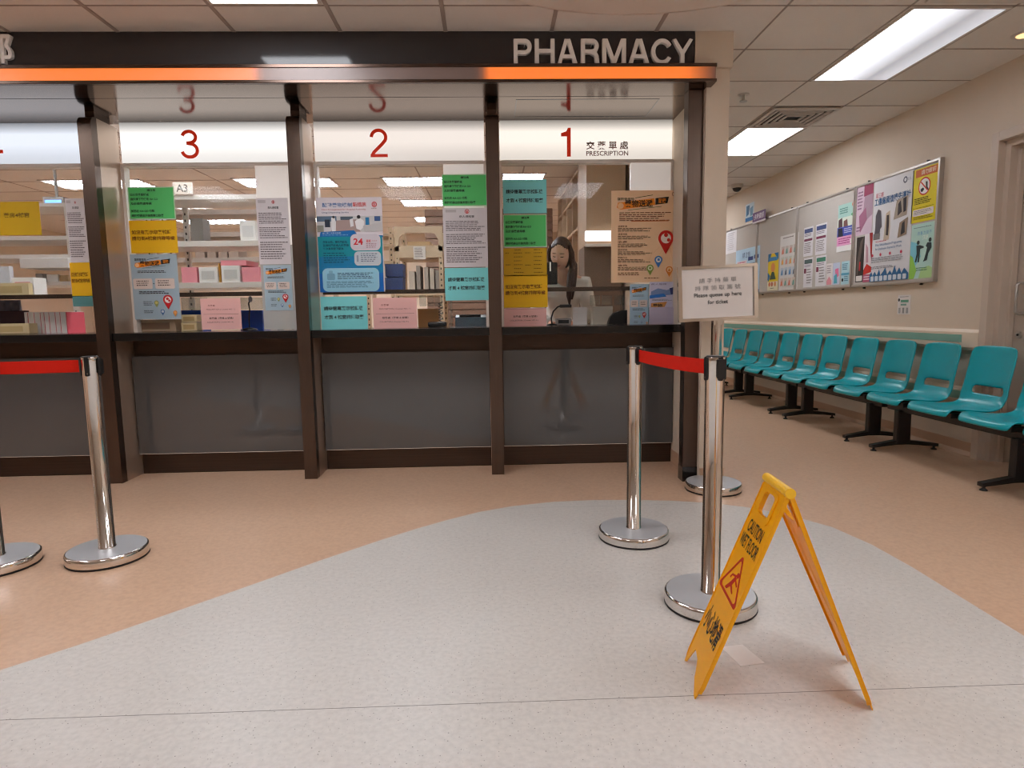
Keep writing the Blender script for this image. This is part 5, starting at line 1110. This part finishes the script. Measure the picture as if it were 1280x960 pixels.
for sgn, pal, wr in ((1, J['pal'][0], J['wrl'][0]), (-1, J['par'][0], J['wrr'][0])):
    d = (pal-wr).normalized(); u = Vector((d.y, -d.x, 0)).normalized()
    for k in range(4):
        L = (.068, .078, .072, .058)[k]; b = pal+d*.012+u*(k-1.5)*.017
        f1 = b+d*L*.45+Vector((0, 0, .004)); f2 = f1+d*L*.3+Vector((0, 0, -.012)); f3 = f2+d*L*.25+Vector((0, 0, -.018))
        fv, ff = skinned({'a': (b, .010), 'b': (f1, .0092), 'c': (f2, .0085), 'd': (f3, .0072)}, [('a', 'b'), ('b', 'c'), ('c', 'd')], 1); body.add(fv, ff, M['skin'], True)
    s_ = -sgn if True else sgn
    b = pal-d*.02-u*.026*(-1 if u.x*sgn > 0 else 1); t1 = b+d*.03-u*.018*(-1 if u.x*sgn > 0 else 1); t2 = t1+d*.028
    fv, ff = skinned({'a': (b, .012), 'b': (t1, .0105), 'c': (t2, .008)}, [('a', 'b'), ('b', 'c')], 1); body.add(fv, ff, M['skin'], True)
# head: sphere shaped into a face, then turned down and towards the screen
HS = 1.13
def face_shape(p):
    x, y, z = p                                    # unit sphere, -y is the face, z up
    X, Y, Z = x*.074, y*.092, z*.112
    if z < 0: X *= 1-.30*(-z)**1.4; Y = Y*(1-.10*(-z)) - .010*(-z)*(1 if y < 0 else -.8)
    fr = max(0, -y)
    g = lambda cx, cz, sx, sz: math.exp(-((x-cx)/sx)**2-((z-cz)/sz)**2)
    Y -= fr*(.020*g(0, -.22, .13, .16) + .010*g(0, -.08, .10, .22) + .010*g(0, -.82, .25, .16) + .006*g(0, -.52, .30, .10) + .004*g(.45, -.25, .25, .22) + .004*g(-.45, -.25, .25, .22) + .004*g(0, .22, .6, .08))
    Y += fr*(.010*g(.36, .02, .20, .10) + .010*g(-.36, .02, .20, .10) + .004*g(0, -.40, .3, .05) + .004*g(0, -.65, .35, .06))
    return Vector((X, Y, Z))
tiltm = Matrix.Rotation(math.radians(-22), 3, 'Z') @ Matrix.Rotation(math.radians(18), 3, 'X') @ Matrix.Rotation(math.radians(5), 3, 'Y')
def hp(p): return HC + tiltm @ (Vector(p)*HS)
hv, hf = [], []; NU, NVv = 48, 32
for i in range(NVv+1):
    th = PI*i/NVv
    for k in range(NU): ph = 2*PI*k/NU; hv.append(hp(face_shape((math.sin(th)*math.sin(ph), -math.sin(th)*math.cos(ph), math.cos(th)))))
for i in range(NVv):
    for k in range(NU): hf.append((i*NU+k, i*NU+(k+1) % NU, (i+1)*NU+(k+1) % NU, (i+1)*NU+k))
body.add(hv, hf, M['skin'], True)
for s_ in (-1, 1):                                  # ears
    ev = []; 
    for i in range(9):
        for k in range(12):
            th, ph = PI*i/8, 2*PI*k/12
            ev.append(hp((s_*(.072+.010*math.sin(th)*math.cos(ph)), .008+.020*math.sin(th)*math.sin(ph), -.004+.032*math.cos(th))))
    body.add(ev, [(i*12+k, i*12+(k+1) % 12, (i+1)*12+(k+1) % 12, (i+1)*12+k) for i in range(8) for k in range(12)], M['skin'], True)
def on_face(x, z, off=.0012):
    y = -math.sqrt(max(0, 1-x*x-z*z)); p = face_shape((x, y, z)); return hp(p+Vector((0, -off, 0)))
bo = body.build('body', pt)
def face_patch(mb, pts, m, off=.0015):
    c = (sum(p[0] for p in pts)/len(pts), sum(p[1] for p in pts)/len(pts)); vs = [on_face(c[0], c[1], off+.001)]+[on_face(p[0], p[1], off) for p in pts]
    mb.add(vs, [(0, k+1, (k+1) % len(pts)+1) for k in range(len(pts))], m, True)
eye_m, lip_m = mat('dark_lashes', (40, 28, 26), .5), mat('lips', (186, 96, 90), .4)
e = MB(); bw = MB(); lp = MB()
for s_ in (-1, 1):
    face_patch(e, [(s_*.37+.17*math.cos(t), -.02+.022*math.sin(t)+.03*math.cos(t)**2) for t in [2*PI*k/14 for k in range(14)]], eye_m)
    face_patch(bw, [(s_*.37+.23*math.cos(t), .21+.022*math.sin(t)-.03*math.cos(t)*s_*.6) for t in [2*PI*k/14 for k in range(14)]], M['hair'])
face_patch(lp, [(.24*math.cos(t), -.575+.04*math.sin(t)+.05*math.cos(t)**2) for t in [2*PI*k/16 for k in range(16)]], lip_m)
e.build('eyes', bo); bw.build('eyebrows', bo); lp.build('mouth', bo)
# hair: cap with a fringe opening for the face, side locks and a tail over the shoulder
hv, hf = [], []; NU, NVv = 56, 30
rows = []
for i in range(NVv+1):
    th = .80*PI*i/NVv
    for k in range(NU):
        ph = 2*PI*k/NU; x, y, z = math.sin(th)*math.sin(ph), -math.sin(th)*math.cos(ph), math.cos(th)
        w_ = 1+.012*math.sin(ph*17)+.008*math.sin(ph*31)
        p = Vector((x*.0795*w_, y*.096*w_+.006, z*.118+.003)); hv.append((p, ph, th))
keep = []
for i in range(NVv):
    for k in range(NU):
        ph = (2*PI*(k+.5)/NU+PI) % (2*PI)-PI; th = .80*PI*(i+.5)/NVv
        lim = .25*PI+.44*abs(ph)                    # hairline: higher in the middle, dropping to the temples
        if abs(ph) < 1.05 and th > lim: continue
        keep.append((i*NU+k, i*NU+(k+1) % NU, (i+1)*NU+(k+1) % NU, (i+1)*NU+k))
hair = MB(); hair.add([hp(p) for p, _, _ in hv], keep, M['hair'], True)
ho = hair.build('hair', pt); md = ho.modifiers.new('thick', 'SOLIDIFY'); md.thickness = .012; md.offset = -1
def lock(pts, rad): 
    m = MB(); m.tube(pts, rad, M['hair'], 12); m.build('hair_lock', ho)
h0 = hp((.078, .015, .0))
lock([hp((.070, -.030, .075)), hp((.083, -.022, .02)), hp((.080, -.01, -.04)), h0+Vector((.0, -.01, -.10)), h0+Vector((-.02, -.035, -.17)), h0+Vector((-.03, -.045, -.25)), h0+Vector((-.035, -.045, -.33)), h0+Vector((-.03, -.03, -.40))], [.010, .020, .026, .028, .028, .026, .022, .007])
lock([hp((.04, .06, -.03)), h0+Vector((.012, .01, -.09)), h0+Vector((.005, -.02, -.17)), h0+Vector((-.005, -.035, -.26)), h0+Vector((-.01, -.03, -.36))], [.03, .03, .03, .026, .008])
lock([hp((-.066, -.045, .07)), hp((-.083, -.03, .02)), hp((-.082, -.02, -.04)), hp((-.074, -.01, -.10)), hp((-.07, .0, -.16))], [.008, .013, .014, .012, .004])
# white coat: torso, collar and sleeves over the body; dark trousers and shoes
def grow(n, k): p, r = J[n]; return (p, tuple(q+k for q in r) if isinstance(r, tuple) else r+k)
Jc = {n: grow(n, .022) for n in ('pelvis', 'belly', 'chest', 'upper', 'shl', 'ell', 'shr', 'elr', 'hil', 'hir')}
Jc['wrl'] = grow('wrl', .014); Jc['wrr'] = grow('wrr', .014); Jc['hem_l'] = (V(.12, 5.38, zs-.80), .125); Jc['hem_r'] = (V(-.03, 5.38, zs-.80), .125)
cv, cf = skinned(Jc, [b for b in Bn if b[0] in Jc and b[1] in Jc]+[('hil', 'hem_l'), ('hir', 'hem_r')])
MB().add(cv, cf, M['coat'], True).build('coat', pt)
Jt = {n: grow(n, .012) for n in ('hil', 'knl', 'anl')}; tv, tf = skinned(Jt, [('hil', 'knl'), ('knl', 'anl')]); m = MB().add(tv, tf, M['trouser'], True)
Jt = {n: grow(n, .012) for n in ('hir', 'knr', 'anr')}; tv, tf = skinned(Jt, [('hir', 'knr'), ('knr', 'anr')]); m.add(tv, tf, M['trouser'], True)
m.build('trousers', pt)
for a_, b_ in (('anl', 'tol'), ('anr', 'tor')):
    tv, tf = skinned({'a': (J[a_][0]-Vector((0, -.02, .03)), .05), 'b': (J[b_][0], .042)}, [('a', 'b')]); MB().add([(v[0], v[1], max(v[2], .002)) for v in tv], tf, M['black'], True).build('shoe', pt)

# ------------------------------------------------------------------ world and view
wd = bpy.data.worlds.new('world'); scene.world = wd; wd.use_nodes = True
wd.node_tree.nodes['Background'].inputs[0].default_value = (.6, .55, .5, 1); wd.node_tree.nodes['Background'].inputs[1].default_value = .3
scene.cycles.max_bounces = 10; scene.cycles.diffuse_bounces = 6; scene.cycles.transparent_max_bounces = 16; scene.cycles.glossy_bounces = 5
scene.cycles.sample_clamp_indirect = 6; scene.cycles.use_denoising = True; scene.cycles.denoising_prefilter = 'FAST'; scene.cycles.filter_width = 1.1
vs_ = scene.view_settings; vs_.view_transform = 'Standard'; vs_.look = 'None'; vs_.gamma = 1; vs_.use_curve_mapping = False
vs_.exposure = 0.1
